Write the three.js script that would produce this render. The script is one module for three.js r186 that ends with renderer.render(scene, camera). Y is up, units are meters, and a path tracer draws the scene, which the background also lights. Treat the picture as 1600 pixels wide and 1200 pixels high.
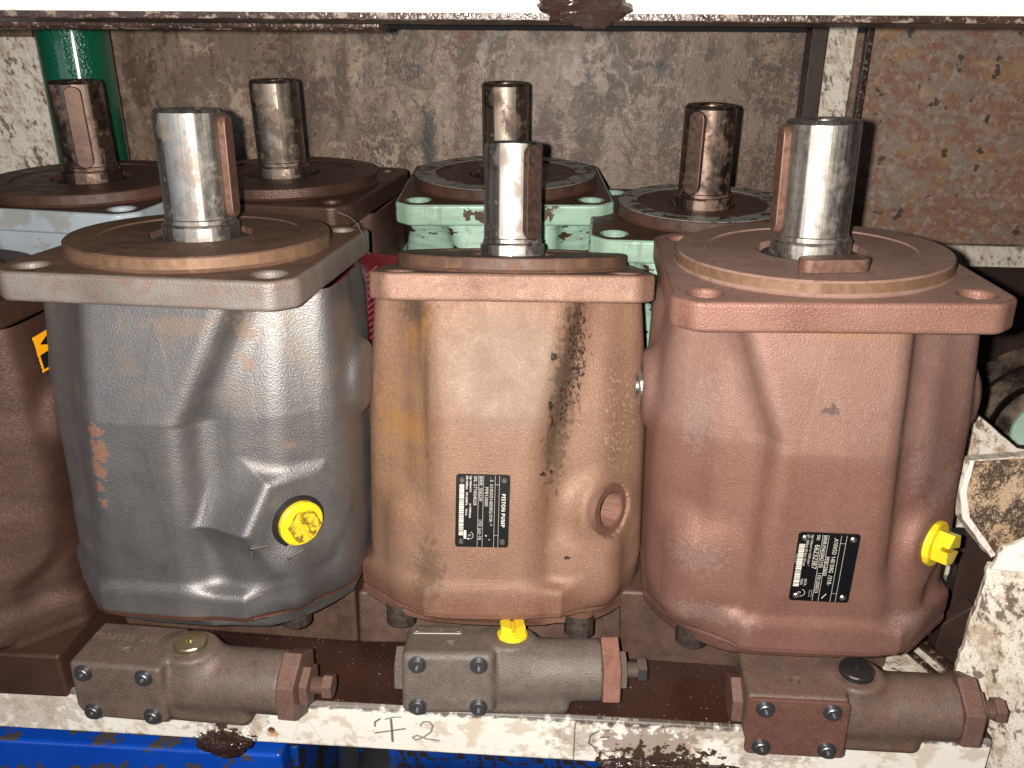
import * as THREE from 'three';
import { RoundedBoxGeometry } from 'three/addons/geometries/RoundedBoxGeometry.js';
import { FontLoader } from 'three/addons/loaders/FontLoader.js';
import { TextGeometry } from 'three/addons/geometries/TextGeometry.js';
import { mergeGeometries, mergeVertices, toCreasedNormals } from 'three/addons/utils/BufferGeometryUtils.js';

// ---------------------------------------------------------------- camera, light, exposure
const scene = new THREE.Scene();
const EYE = 0.458;                                   // metres above the shelf floor
const camera = new THREE.PerspectiveCamera(49.6, 4 / 3, 0.02, 20);
camera.position.set(0, EYE, 0);
camera.rotation.set(THREE.MathUtils.degToRad(-21.245), 0, 0);
scene.add(camera);
scene.background = new THREE.Color(0.020, 0.019, 0.019);
const renderer = new THREE.WebGLRenderer({ antialias: true });
renderer.toneMapping = THREE.LinearToneMapping;
renderer.toneMappingExposure = 1.0;
renderer.shadowMap.enabled = true;
// the phone's flash, just left of the lens
const flash = new THREE.PointLight(new THREE.Color(1, 0.945, 0.87), 2.5);
flash.name = 'flash_light'; flash.position.set(-0.021, EYE + 0.003, 0.0); flash.castShadow = true; flash.shadow.radius = 0.22;
scene.add(flash);
// cool daylight from the open side at the left
const day = new THREE.RectAreaLight(new THREE.Color(0.80, 0.88, 1.0), 2.3, 1.0, 0.6);
day.name = 'daylight_from_left'; day.position.set(-1.12, EYE - 0.02, 0.85); day.lookAt(-0.15, EYE - 0.2, -0.55); scene.add(day);

// ---------------------------------------------------------------- noise and textures
let seed = 12345;
const rnd = () => ((seed = (seed * 1664525 + 1013904223) >>> 0) / 4294967296);
const clamp = (x, a = 0, b = 1) => (x < a ? a : x > b ? b : x), lerp = (a, b, t) => a + (b - a) * t;
const sstep = (a, b, x) => { const t = clamp((x - a) / (b - a)); return t * t * (3 - 2 * t); };
const NS = 512;
function fbmTile(freq, oct, gain = 0.5) {
  const out = new Float32Array(NS * NS); let amp = 1;
  for (let o = 0; o < oct; o++) {                      // gradient noise on a lattice that wraps
    const f = Math.min(freq << o, NS), gx = new Float32Array(f * f), gy = new Float32Array(f * f); for (let i = 0; i < gx.length; i++) { const a = rnd() * Math.PI * 2; gx[i] = Math.cos(a); gy[i] = Math.sin(a); }
    const off = (o * 0.37) % 1;                          // keeps lattice points of the octaves apart
    for (let y = 0; y < NS; y++) {
      const fy = (y / NS) * f + off, iy = Math.floor(fy), ty = fy - iy, sy = ty * ty * ty * (ty * (ty * 6 - 15) + 10), a = (iy % f) * f, b = ((iy + 1) % f) * f;
      for (let x = 0; x < NS; x++) {
        const fx = (x / NS) * f + off, ix0 = Math.floor(fx), tx = fx - ix0, sx = tx * tx * tx * (tx * (tx * 6 - 15) + 10), ix = ix0 % f, j = (ix0 + 1) % f;
        const p = gx[a + ix] * tx + gy[a + ix] * ty, q = gx[a + j] * (tx - 1) + gy[a + j] * ty, u = gx[b + ix] * tx + gy[b + ix] * (ty - 1), w = gx[b + j] * (tx - 1) + gy[b + j] * (ty - 1);
        out[y * NS + x] += amp * lerp(lerp(p, q, sx), lerp(u, w, sx), sy);
      }
    }
    amp *= gain;
  }
  let m = 0, s = 0; for (const v of out) m += v; m /= out.length; for (const v of out) s += (v - m) ** 2; s = Math.sqrt(s / out.length);
  for (let i = 0; i < out.length; i++) out[i] = 0.5 + (out[i] - m) / (s * 5.2);          // mean 0.5, sd about 0.19
  return (u, v) => {
    u = (u - Math.floor(u)) * NS; v = (v - Math.floor(v)) * NS;
    const x = u | 0, y = v | 0, tx = u - x, ty = v - y, x1 = (x + 1) % NS, y0 = (y % NS) * NS, y1 = ((y + 1) % NS) * NS, xx = x % NS;
    return lerp(lerp(out[y0 + xx], out[y0 + x1], tx), lerp(out[y1 + xx], out[y1 + x1], tx), ty);
  };
}
const nA = fbmTile(4, 7, 0.6), nB = fbmTile(5, 7, 0.62), nC = fbmTile(16, 5, 0.65), nG = fbmTile(96, 2, 0.7), nL = fbmTile(3, 3, 0.5);
const s8 = (x) => { x = clamp(x); return 255 * (x <= 0.0031308 ? 12.92 * x : 1.055 * Math.pow(x, 1 / 2.4) - 0.055); };
const mixc = (a, b, t) => [lerp(a[0], b[0], t), lerp(a[1], b[1], t), lerp(a[2], b[2], t)];
function dataTex(w, h, data, srgb) {
  const t = new THREE.DataTexture(data, w, h, THREE.RGBAFormat); t.magFilter = THREE.LinearFilter; t.wrapS = t.wrapT = THREE.RepeatWrapping;
  if (srgb) t.colorSpace = THREE.SRGBColorSpace; t.needsUpdate = true; return t;
}
// fn(u, v) -> { c: linear colour, r: roughness, m: metalness, h: height }
function surface(w, h, fn, want = 'cr') {
  const C = new Uint8Array(w * h * 4), R = new Uint8Array(w * h * 4), H = want.includes('h') ? new Uint8Array(w * h * 4) : null;
  for (let y = 0; y < h; y++) for (let x = 0; x < w; x++) {
    const o = fn((x + 0.5) / w, (y + 0.5) / h), i = (y * w + x) * 4;
    C[i] = s8(o.c[0]); C[i + 1] = s8(o.c[1]); C[i + 2] = s8(o.c[2]); C[i + 3] = 255;
    R[i] = 0; R[i + 1] = 255 * clamp(o.r); R[i + 2] = 255 * clamp(o.m ?? 0); R[i + 3] = 255;
    if (H) { H[i] = H[i + 1] = H[i + 2] = 255 * clamp(o.h ?? 0.5); H[i + 3] = 255; }
  }
  return { map: dataTex(w, h, C, true), rm: dataTex(w, h, R, false), hm: H && dataTex(w, h, H, false) };
}
function heightTex(n, fn) { const d = new Uint8Array(n * n * 4); for (let y = 0; y < n; y++) for (let x = 0; x < n; x++) { const i = (y * n + x) * 4; d[i] = d[i + 1] = d[i + 2] = 255 * clamp(fn((x + 0.5) / n, (y + 0.5) / n)); d[i + 3] = 255; } return dataTex(n, n, d, false); }
const rep = (t, x, y) => { const c = t.clone(); c.repeat.set(x, y); c.needsUpdate = true; return c; };
const nPeel = fbmTile(40, 2, 0.5), nPeel2 = fbmTile(28, 3, 0.55);
const castBump = heightTex(512, (u, v) => 0.62 * nPeel(u, v) + 0.38 * nPeel2(u, v));    // one tile = 46 mm of sand-cast skin
const BT = 0.046;
// material from a tile that covers `size` metres (uv in metres)
function tileMat(name, n, size, fn, { bump = 0.00022, bt = BT, metal, coat = 0, coatR = 0.3, own = false } = {}) {
  const s = surface(n, n, fn, own ? 'h' : ''), k = 1 / size;
  const m = new THREE.MeshPhysicalMaterial({ name, map: rep(s.map, k, k), roughnessMap: rep(s.rm, k, k), roughness: 1, metalness: metal === undefined ? 0 : 1, metalnessMap: metal === undefined ? null : rep(s.rm, k, k), clearcoat: coat, clearcoatRoughness: coatR });
  if (bump) { m.bumpMap = own ? rep(s.hm, k, k) : rep(castBump, 1 / bt, 1 / bt); m.bumpScale = bump; }
  return m;
}
const plain = (name, c, r, m = 0, extra = {}) => new THREE.MeshPhysicalMaterial({ name, color: new THREE.Color().setRGB(...c), roughness: r, metalness: m, ...extra });

// ---------------------------------------------------------------- geometry helpers
function boxUV(g) {                                    // uv in metres, projected along each face's dominant axis
  if (g.index) g = g.toNonIndexed();
  const p = g.attributes.position, uv = new Float32Array(p.count * 2), a = new THREE.Vector3(), b = new THREE.Vector3(), c = new THREE.Vector3();
  for (let i = 0; i < p.count; i += 3) {
    a.fromBufferAttribute(p, i); b.fromBufferAttribute(p, i + 1).sub(a); c.fromBufferAttribute(p, i + 2).sub(a); b.cross(c);
    const x = Math.abs(b.x), y = Math.abs(b.y), z = Math.abs(b.z), k = y >= x && y >= z ? 1 : x >= z ? 0 : 2;
    for (let j = i; j < i + 3; j++) {
      const X = p.getX(j), Y = p.getY(j), Z = p.getZ(j);
      uv[j * 2] = k === 0 ? Z + 0.31 : X; uv[j * 2 + 1] = k === 1 ? -Z + 0.17 : Y;
    }
  }
  g.setAttribute('uv', new THREE.BufferAttribute(uv, 2)); return g;
}
const T = (g, x, y, z) => g.translate(x, y, z);
const rbox = (w, h, d, r = 0.002, seg = 3) => boxUV(new RoundedBoxGeometry(w, h, d, seg, r));
const box = (x0, x1, y0, y1, z0, z1, r = 0.001) => T(rbox(x1 - x0, y1 - y0, z1 - z0, r, 2), (x0 + x1) / 2, (y0 + y1) / 2, (z0 + z1) / 2);
function lathe(pts, seg = 72, crease = 0.5) {          // pts from bottom outside ... any order of [r, y]
  let g = new THREE.LatheGeometry(pts.map(([r, y]) => new THREE.Vector2(r, y)), seg);
  g = toCreasedNormals(g, crease);
  const p = g.attributes.position, uv = new Float32Array(p.count * 2);
  for (let i = 0; i < p.count; i += 3) {               // planar on flat faces, wrapped in metres on the sides
    let ang = []; const q = [0, 1, 2].map((k) => [p.getX(i + k), p.getY(i + k), p.getZ(i + k)]);
    const e1 = q[1].map((v, k) => v - q[0][k]), e2 = q[2].map((v, k) => v - q[0][k]);
    const n = [e1[1] * e2[2] - e1[2] * e2[1], e1[2] * e2[0] - e1[0] * e2[2], e1[0] * e2[1] - e1[1] * e2[0]], flat = Math.abs(n[1]) > 0.6 * Math.hypot(...n);
    const rr = Math.max(...q.map((v) => Math.hypot(v[0], v[2])));
    q.forEach((v, k) => { ang[k] = Math.atan2(v[0], v[2]); });
    for (let k = 1; k < 3; k++) { if (ang[k] - ang[0] > Math.PI) ang[k] -= 2 * Math.PI; if (ang[k] - ang[0] < -Math.PI) ang[k] += 2 * Math.PI; }
    q.forEach((v, k) => { uv[(i + k) * 2] = flat ? v[0] : ang[k] * rr; uv[(i + k) * 2 + 1] = flat ? -v[2] : v[1]; });
  }
  g.setAttribute('uv', new THREE.BufferAttribute(uv, 2)); return g;
}
function poly(pts, holes = []) { const s = new THREE.Shape(pts.map(([x, y]) => new THREE.Vector2(x, y))); for (const [x, y, r] of holes) { const h = new THREE.Path(); h.absarc(x, y, r, 0, Math.PI * 2, true); s.holes.push(h); } return s; }
function extrude(shape, depth, bevel = 0.001, seg = 2, curve = 24) {
  const g = new THREE.ExtrudeGeometry(shape, { depth: depth - 2 * bevel, bevelEnabled: bevel > 0, bevelThickness: bevel, bevelSize: bevel, bevelOffset: -bevel, bevelSegments: seg, curveSegments: curve });
  g.translate(0, 0, bevel); const groups = g.groups.slice(); const r = boxUV(g); r.groups = groups; return r;
}
const ngon = (n, r, a0 = 0) => Array.from({ length: n }, (_, i) => [r * Math.cos(a0 + (i / n) * 2 * Math.PI), r * Math.sin(a0 + (i / n) * 2 * Math.PI)]);
const hexPrism = (r, h, bevel = 0.0009) => extrude(poly(ngon(6, r, Math.PI / 6)), h, bevel, 2);       // along +z from 0
const names = {};
function numbered(n) { const k = names[n] = (names[n] ?? -1) + 1; return k ? n + '_' + String(k).padStart(3, '0') : n; }
function mesh(name, g, m, parent) { const o = new THREE.Mesh(g, m); o.name = name; o.castShadow = o.receiveShadow = true; parent.add(o); return o; }
function thing(name, label, category, pos = [0, 0, 0], group) { const o = new THREE.Group(); o.name = numbered(name); o.position.set(...pos); o.userData = { label, category }; if (group) o.userData.group = group; scene.add(o); return o; }
const R = THREE.MathUtils.degToRad;

// signed distances
const smin = (a, b, k) => { const h = Math.max(k - Math.abs(a - b), 0) / k; return Math.min(a, b) - h * h * k * 0.25; };
const smax = (a, b, k) => -smin(-a, -b, k);
const sdBox = (x, y, z, a, b, c, r) => { const qx = Math.abs(x) - a, qy = Math.abs(y) - b, qz = Math.abs(z) - c; return Math.hypot(Math.max(qx, 0), Math.max(qy, 0), Math.max(qz, 0)) + Math.min(Math.max(qx, qy, qz), 0) - r; };
const sdCyl = (u, w, r, h, k) => { const a = u - r + k, b = Math.abs(w) - h + k; return Math.min(Math.max(a, b), 0) + Math.hypot(Math.max(a, 0), Math.max(b, 0)) - k; };
const pw = (pts, x) => { for (let i = 1; i < pts.length; i++) if (x <= pts[i][0]) { const [a, b] = pts[i - 1], [c, d] = pts[i]; return lerp(b, d, clamp((x - a) / (c - a))); } return pts[pts.length - 1][1]; };

// ---------------------------------------------------------------- pump casting (y = 0 at the top of the pilot ring, +z the front)
const PAZ = R(47), PN = [Math.sin(PAZ), 0, Math.cos(PAZ)];
function castingSDF(o) {
  const [px, py, pz] = o.port;
  return (x, y, z) => {
    const t = clamp((y + 0.112) / 0.082), low = clamp((-0.112 - y) / 0.15), fl = -0.011 * t * t - 0.004 * t;
    // barrel
    const a = 0.097 + fl, b = (z > 0 ? 0.071 : 0.085) + fl * 0.9 + 0.008 * low, q = Math.pow(Math.pow(Math.abs(x) / a, 2.8) + Math.pow(Math.abs(z) / b, 2.8), 1 / 2.8);
    let d = (q - 1) * Math.min(a, b);
    // side lobes
    const s = x < 0 ? -1 : 1, lx = (s < 0 ? o.lxL ?? 0.066 : o.lxR ?? 0.066) - (s < 0 && o.lxL ? 0.010 : 0.004) * t, lz = 0.022 + (s > 0 ? 0 : 0.004);
    let l = sdBox(x - s * lx, y + 0.112, z - lz, 0.022 + 0.006 * low, 0.115, 0.032 - 0.012 * t + 0.004 * low, 0.014) + 0.003 * t * t;
    l = smax(l, Math.abs(x) * 0.731 + z * 0.682 - (s < 0 ? o.chL ?? 0.0985 : 0.0985) + 0.011 * t, 0.007);
    l = smin(l, sdBox(Math.abs(x) - (s < 0 && o.lxL ? 0.051 - 0.006 * t : s > 0 && o.lxR ? 0.054 : 0.06), y + 0.132, z, 0.034, 0.120, 0.035, 0.012) + 0.003 * t, 0.02);
    d = smin(d, l, 0.018);
    // rear lobes and back panel
    d = smin(d, sdBox(Math.abs(x) - 0.05, y + 0.14, z + 0.055, 0.03, 0.09, 0.02, 0.02), 0.02);
    // front panel
    const zp = 0.081 + 0.0125 * (1 - t) - 0.004 * sstep(0.45, 1, low), kr = o.kr;
    let f = smax(smax(pw(o.xl, y) - x, x - pw(o.xr, y), 0.008), -z, 0.002);
    f = smax(f, z - zp, o.edge); f = smax(smax(f, y - 0.02, 0.004), -0.2665 - y, 0.003);
    d = smin(d, f, kr);
    // knee pads over the bolts
    d = smin(d, sdBox(x + 0.066, y + 0.222, z - 0.052, 0.008, 0.026, 0.008, 0.014), 0.022);
    d = smin(d, sdBox(x - 0.060, y + 0.236, z - 0.056, 0.010, 0.016, 0.010, 0.012), 0.02);
    // side bosses with the adjusting stops
    d = smin(d, sdCyl(Math.hypot(y + 0.102, z - 0.004), x, 0.026, s < 0 ? o.bx ?? 0.118 : 0.118, 0.005), 0.012);
    // port boss
    const ux = x - px, uz = z - pz, w = ux * PN[0] + uz * PN[2], e = ux * PN[2] - uz * PN[0], v = y - py;
    if (o.hex) {
      const c = 0.866 * Math.abs(e) + 0.5 * Math.abs(v), hx = Math.max(c, Math.abs(v)) - 0.029 - clamp(0.02 - w, 0, 0.05) * 0.35;
      d = smin(d, Math.max(smax(hx, w - 0.004, 0.005), -w - 0.04), 0.010);
    } else {
      d = smin(d, sdCyl(Math.hypot(e, v), w + 0.019, 0.0255, 0.0195, 0.004), 0.014);
      if (o.hole) d = Math.max(d, -sdCyl(Math.hypot(e, v), w - 0.024, 0.0205, 0.0200, 0.0005));
    }
    if (o.hole) d = Math.max(d, -sdCyl(Math.hypot(e, v), w, 0.0128, 0.03, 0.0005));
    // flange of the casting and port plate joint
    const ax = Math.abs(x), oct = Math.max(x - (o.bR ?? 0.113), -x - (o.bL ?? 0.113), Math.abs(z) - (z > 0 ? 0.0905 - (o.cut ?? 0.0125) * sstep(-0.2668, -0.2690, y) : 0.0905), (x + Math.abs(z) - (o.sR ?? 0.141)) * 0.74, (Math.abs(z) - x - (o.sL ?? 0.141)) * 0.74);
    const slab = smax(oct, Math.abs(y + 0.261) - 0.0155, 0.006);
    d = smin(d, slab, 0.012);
    const rr = Math.abs(y + 0.2655); if (rr < 0.0022) d += (0.0022 - rr) * 0.35;     // the joint line
    return d * 0.8;
  };
}
function march(sdf, o, d, far = 0.19, n = 70) { let t = 0; for (let i = 0; i < n; i++) { const s = sdf(o[0] + d[0] * t, o[1] + d[1] * t, o[2] + d[2] * t); if (s < 0.00012) break; t += Math.max(s * 0.9, 0.00008); if (t > far) break; } return [o[0] + d[0] * t, o[1] + d[1] * t, o[2] + d[2] * t]; }
function castingGeo(sdf, W, H) {
  const y0 = -0.028, y1 = -0.278, P = [], U = [], I = [];
  for (let j = 0; j <= H; j++) for (let i = 0; i <= W; i++) {
    const y = lerp(y1, y0, j / H), th = (i / W * 2 - 1) * Math.PI, dx = Math.sin(th), dz = Math.cos(th);
    let p = [0, y, 0];
    p = i < W ? march(sdf, [dx * 0.17, y, dz * 0.17], [-dx, 0, -dz], 0.168) : P.slice((j * (W + 1)) * 3, (j * (W + 1)) * 3 + 3);
    P.push(...p); U.push(i / W, j / H);
  }
  for (let j = 0; j < H; j++) for (let i = 0; i < W; i++) { const a = j * (W + 1) + i, b = a + 1, c = a + W + 1, d = c + 1; I.push(a, b, d, a, d, c); }
  const k = P.length / 3; P.push(0, y1, 0); U.push(0.5, 0); for (let i = 0; i < W; i++) I.push(i + 1, i, k);
  const g = new THREE.BufferGeometry(); g.setAttribute('position', new THREE.Float32BufferAttribute(P, 3)); g.setAttribute('uv', new THREE.Float32BufferAttribute(U, 2)); g.setIndex(I); g.computeVertexNormals(); return g;
}
// surface nets for the valve housing
function netGeo(sdf, lo, hi, h) {
  const n = [0, 1, 2].map((k) => Math.ceil((hi[k] - lo[k]) / h) + 1), F = new Float32Array(n[0] * n[1] * n[2]), at = (i, j, k) => (k * n[1] + j) * n[0] + i;
  for (let k = 0; k < n[2]; k++) for (let j = 0; j < n[1]; j++) for (let i = 0; i < n[0]; i++) F[at(i, j, k)] = sdf(lo[0] + i * h, lo[1] + j * h, lo[2] + k * h);
  const V = new Int32Array(F.length).fill(-1), P = [], N = [], U = [], I = [];
  const E = []; for (let a = 0; a < 8; a++) for (let b = 1; b < 8; b <<= 1) if (!(a & b)) E.push([a, a | b]);
  for (let k = 0; k < n[2] - 1; k++) for (let j = 0; j < n[1] - 1; j++) for (let i = 0; i < n[0] - 1; i++) {
    const f = []; let m = 0; for (let c = 0; c < 8; c++) { f[c] = F[at(i + (c & 1), j + ((c >> 1) & 1), k + (c >> 2))]; if (f[c] < 0) m |= 1 << c; }
    if (m === 0 || m === 255) continue;
    let x = 0, y = 0, z = 0, c = 0;
    for (const [a, b] of E) if ((f[a] < 0) !== (f[b] < 0)) { const t = f[a] / (f[a] - f[b]); x += (a & 1) + t * ((b & 1) - (a & 1)); y += ((a >> 1) & 1) + t * (((b >> 1) & 1) - ((a >> 1) & 1)); z += (a >> 2) + t * ((b >> 2) - (a >> 2)); c++; }
    const q = [lo[0] + (i + x / c) * h, lo[1] + (j + y / c) * h, lo[2] + (k + z / c) * h], e = h * 0.6;
    V[at(i, j, k)] = P.length / 3; P.push(...q); U.push(q[0], q[1] - q[2]);
    const g = [sdf(q[0] + e, q[1], q[2]) - sdf(q[0] - e, q[1], q[2]), sdf(q[0], q[1] + e, q[2]) - sdf(q[0], q[1] - e, q[2]), sdf(q[0], q[1], q[2] + e) - sdf(q[0], q[1], q[2] - e)], L = Math.hypot(...g) || 1; N.push(g[0] / L, g[1] / L, g[2] / L);
  }
  const quad = (a, b, c, d, flip) => { if (Math.min(a, b, c, d) < 0) return; flip ? I.push(a, c, b, a, d, c) : I.push(a, b, c, a, c, d); };
  for (let k = 1; k < n[2] - 1; k++) for (let j = 1; j < n[1] - 1; j++) for (let i = 1; i < n[0] - 1; i++) {
    const s = F[at(i, j, k)] < 0;
    if (s !== F[at(i + 1, j, k)] < 0) quad(V[at(i, j - 1, k - 1)], V[at(i, j, k - 1)], V[at(i, j, k)], V[at(i, j - 1, k)], !s);
    if (s !== F[at(i, j + 1, k)] < 0) quad(V[at(i - 1, j, k - 1)], V[at(i - 1, j, k)], V[at(i, j, k)], V[at(i, j, k - 1)], !s);
    if (s !== F[at(i, j, k + 1)] < 0) quad(V[at(i - 1, j - 1, k)], V[at(i, j - 1, k)], V[at(i, j, k)], V[at(i - 1, j, k)], !s);
  }
  const g = new THREE.BufferGeometry(); g.setAttribute('position', new THREE.Float32BufferAttribute(P, 3)); g.setAttribute('normal', new THREE.Float32BufferAttribute(N, 3)); g.setAttribute('uv', new THREE.Float32BufferAttribute(U, 2)); g.setIndex(I); return g;
}

// ---------------------------------------------------------------- materials
const valveLate = (n, A, B) => tileMat(n, 256, 0.1, (u, v) => ({ c: mixc(A, B, nA(u, v) * 0.5 + nC(u, v) * 0.5), r: 0.5, m: 0.3 }), { bump: 0.00008, metal: 1 });
const rustA = [0.20, 0.085, 0.045], rustB = [0.34, 0.15, 0.055], oxide = [0.16, 0.066, 0.046];
const M = {};
M.brownIron = tileMat('brown rusted machined iron', 768, 0.24, (u, v) => { const a = nA(u, v), b = nC(u, v), d = sstep(0.72, 0.8, nB(u * 3, v * 3)); let c = mixc([0.085, 0.045, 0.030], [0.155, 0.082, 0.055], a); c = mixc(c, [0.20, 0.10, 0.05], sstep(0.6, 0.85, b) * 0.5); c = mixc(c, [0.30, 0.2, 0.14], d * 0.12); return { c, r: 0.5 + 0.25 * b }; }, { bump: 0.00005 });
M.redIron = tileMat('dusty red brown iron', 768, 0.24, (u, v) => { const a = nA(u, v), b = nC(u, v), d = sstep(0.55, 0.85, nB(u * 3, v * 3) * 0.4 + nC(v * 4, u * 4) * 0.6); let c = mixc([0.225, 0.128, 0.098], [0.285, 0.18, 0.145], a); c = mixc(c, [0.15, 0.072, 0.05], d * 0.7); return { c, r: 0.62 + 0.2 * b }; }, { bump: 0.00006 });
M.darkIron = tileMat('dark oxide flange', 512, 0.24, (u, v) => { const a = nA(u, v), b = nC(u, v); return { c: mixc([0.045, 0.022, 0.016], [0.10, 0.045, 0.032], 0.6 * a + 0.4 * b), r: 0.38 + 0.25 * b }; }, { bump: 0.0001 });
M.oxideCast = tileMat('red oxide primed casting', 768, 0.2, (u, v) => { const a = nA(u, v), b = nG(u * 2, v * 2); let c = mixc([0.205, 0.095, 0.070], [0.28, 0.145, 0.112], a); c = mixc(c, [0.42, 0.25, 0.18], sstep(0.68, 0.82, b) * 0.5); return { c, r: 0.52 + 0.15 * nC(u, v), m: 0.34 }; }, { bump: 0.00028, bt: 0.046, metal: 1 });
M.tanCast = tileMat('tan rusted casting', 768, 0.2, (u, v) => { const a = nA(u, v), b = nG(u * 2, v * 2); let c = mixc([0.24, 0.12, 0.085], [0.33, 0.20, 0.145], a); c = mixc(c, [0.5, 0.36, 0.28], sstep(0.66, 0.8, b) * 0.5); c = mixc(c, [0.14, 0.08, 0.055], sstep(0.55, 0.9, nB(u * 2, v * 2) * 0.5 + nC(u * 2, v * 2) * 0.5) * 0.5); return { c, r: 0.54 + 0.15 * nC(u, v), m: 0.25 }; }, { bump: 0.00036, bt: 0.046, metal: 1 });
M.greyCast = tileMat('grey painted casting edge', 768, 0.2, (u, v) => { const a = nA(u, v), b = nB(u * 2, v * 2); let c = mixc([0.15, 0.12, 0.105], [0.22, 0.195, 0.18], a); c = mixc(c, [0.20, 0.115, 0.08], sstep(0.45, 0.85, b * 0.6 + nC(u * 2, v * 2) * 0.4) * 0.6); return { c: c.map((q) => q * 1.25), r: 0.50 + 0.15 * nC(u, v), m: 0.4 }; }, { bump: 0.00028, bt: 0.046, metal: 1 });
M.rustRim = tileMat('burnished pilot edge', 512, 0.2, (u, v) => { const a = nA(u, v), b = nC(u * 2, v); return { c: mixc([0.15, 0.085, 0.055], [0.29, 0.17, 0.10], a * 0.6 + b * 0.4), r: 0.36 + 0.2 * b, m: 0.35 }; }, { bump: 0.00004, metal: 1 });
const shaftMat = (name, rustAmt, dark, tone = [0.56, 0.53, 0.49]) => tileMat(name, 512, 0.15, (u, v) => {
  const a = nA(u, v), st = nA(u * 5, v * 0.5) * 0.5 + nC(u * 4, v * 0.25) * 0.5, b = nB(u * 1.5, v * 1.5), sp = nC(u * 2, v * 2);
  let c = tone.map((x) => x * (0.84 + 0.3 * (st - 0.4))), m = 1, r = 0.29 + 0.2 * st + 0.1 * sp;
  const ru = sstep(0.62 - rustAmt * 0.35, 0.82 - rustAmt * 0.3, b * 0.6 + a * 0.4) * clamp(rustAmt * 1.6), sp2 = sstep(0.7, 0.78, sp) * rustAmt;
  c = mixc(c, mixc([0.16, 0.085, 0.06], [0.28, 0.14, 0.08], sp), Math.max(ru, sp2) * 0.85); m = 1 - 0.85 * ru; r += 0.3 * ru;
  c = mixc(c, [0.05, 0.035, 0.03], dark * sstep(0.5, 0.75, a)); return { c, r, m };
}, { bump: 0.00003, metal: 1, bt: 0.05 });
M.steel = shaftMat('polished shaft steel', 0.26, 0.25, [0.47, 0.445, 0.41]);
M.steelR = shaftMat('bright shaft steel', 0.12, 0.15, [0.51, 0.475, 0.43]);
M.steelB = shaftMat('dull shaft steel', 0.35, 0.6, [0.36, 0.30, 0.245]);
M.steelRust = shaftMat('rust stained shaft steel', 0.42, 0.9, [0.24, 0.175, 0.145]);
M.keyCopper = tileMat('rusty pink key steel', 256, 0.08, (u, v) => { const b = nC(u, v), a = nA(u, v); return { c: mixc([0.10, 0.05, 0.037], [0.25, 0.135, 0.10], 0.4 * a + 0.6 * b), r: 0.46 + 0.2 * b, m: 0.5 }; }, { bump: 0.00008, metal: 1 });
M.keyDark = tileMat('dark key steel', 256, 0.08, (u, v) => { const b = nC(u, v), a = nA(u, v); return { c: mixc([0.06, 0.038, 0.03], [0.2, 0.12, 0.09], 0.5 * a + 0.5 * b), r: 0.38 + 0.2 * b, m: 0.6 }; }, { bump: 0.00005, metal: 1 });
M.tanFace = valveLate('machined port face', [0.17, 0.085, 0.06], [0.25, 0.14, 0.10]);
M.digit = plain('rubbed raised digits', [0.20, 0.145, 0.12], 0.45, 0.2);
M.strip = plain('pale aluminium strip', [0.40, 0.34, 0.30], 0.5, 0.6);
M.bodyLTile = plain('dark grey casting paint', [0.17, 0.15, 0.14], 0.55, 0.7);
M.black = plain('black rubber', [0.016, 0.015, 0.015], 0.45);
M.blackBolt = plain('black oxide bolt', [0.17, 0.17, 0.18], 0.38, 0.85);
M.boltIron = tileMat('greasy bolt iron', 256, 0.08, (u, v) => ({ c: mixc([0.022, 0.018, 0.016], [0.07, 0.052, 0.042], nC(u, v)), r: 0.42 }), { bump: 0.0002 });
M.plateIron = tileMat('dark greasy connection plate', 512, 0.2, (u, v) => { const a = nA(u * 2, v * 2), b = nC(u, v); let c = mixc([0.055, 0.030, 0.022], [0.13, 0.075, 0.054], a * 0.5 + b * 0.5); c = mixc(c, [0.24, 0.16, 0.12], sstep(0.7, 0.85, nG(u * 2, v * 2)) * 0.4); return { c, r: 0.48 }; }, { bump: 0.00025 });
M.recess = plain('dark recess', [0.012, 0.01, 0.01], 0.6);
M.yellow = plain('yellow plastic', [0.80, 0.60, 0.02], 0.36, 0, { clearcoat: 0.25, clearcoatRoughness: 0.3 });
M.yellowDirty = tileMat('grimy yellow plastic', 256, 0.03, (u, v) => { const a = nA(u, v), b = nB(u, v); return { c: mixc([0.74, 0.55, 0.03], [0.12, 0.075, 0.02], sstep(0.45, 0.66, a * 0.6 + b * 0.4) * 0.85), r: 0.45 }; }, { bump: 0 });
M.brass = plain('brass', [0.36, 0.31, 0.19], 0.34, 0.9);
M.bareSteel = plain('bare steel', [0.50, 0.46, 0.42], 0.3, 0.95);
const valveTile = (name, A, B, C, rr = 0.4, bump = 0.00022) => tileMat(name, 768, 0.16, (u, v) => { const a = nA(u, v), b = nC(u, v), d = nB(u * 2, v * 2), g = nG(u * 2, v * 2); let c = mixc(A, B, 0.5 * a + 0.5 * b); c = mixc(c, C, sstep(0.45, 0.85, d * 0.5 + nC(u * 3, v * 3) * 0.5) * 0.6); c = mixc(c, [0.4, 0.3, 0.24], sstep(0.76, 0.86, g) * 0.45); return { c, r: rr + 0.2 * b }; }, { bump });
M.valveL = valveTile('brown grey valve iron', [0.075, 0.055, 0.045], [0.125, 0.092, 0.076], [0.16, 0.085, 0.06], 0.4, 0.00025);
M.valveM = valveTile('grey brown phosphated valve iron', [0.105, 0.082, 0.07], [0.155, 0.125, 0.108], [0.09, 0.066, 0.055], 0.42, 0.0003);
M.valveR = valveTile('rust brown valve iron', [0.085, 0.06, 0.046], [0.14, 0.09, 0.068], [0.17, 0.075, 0.05], 0.42, 0.00028);
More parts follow.
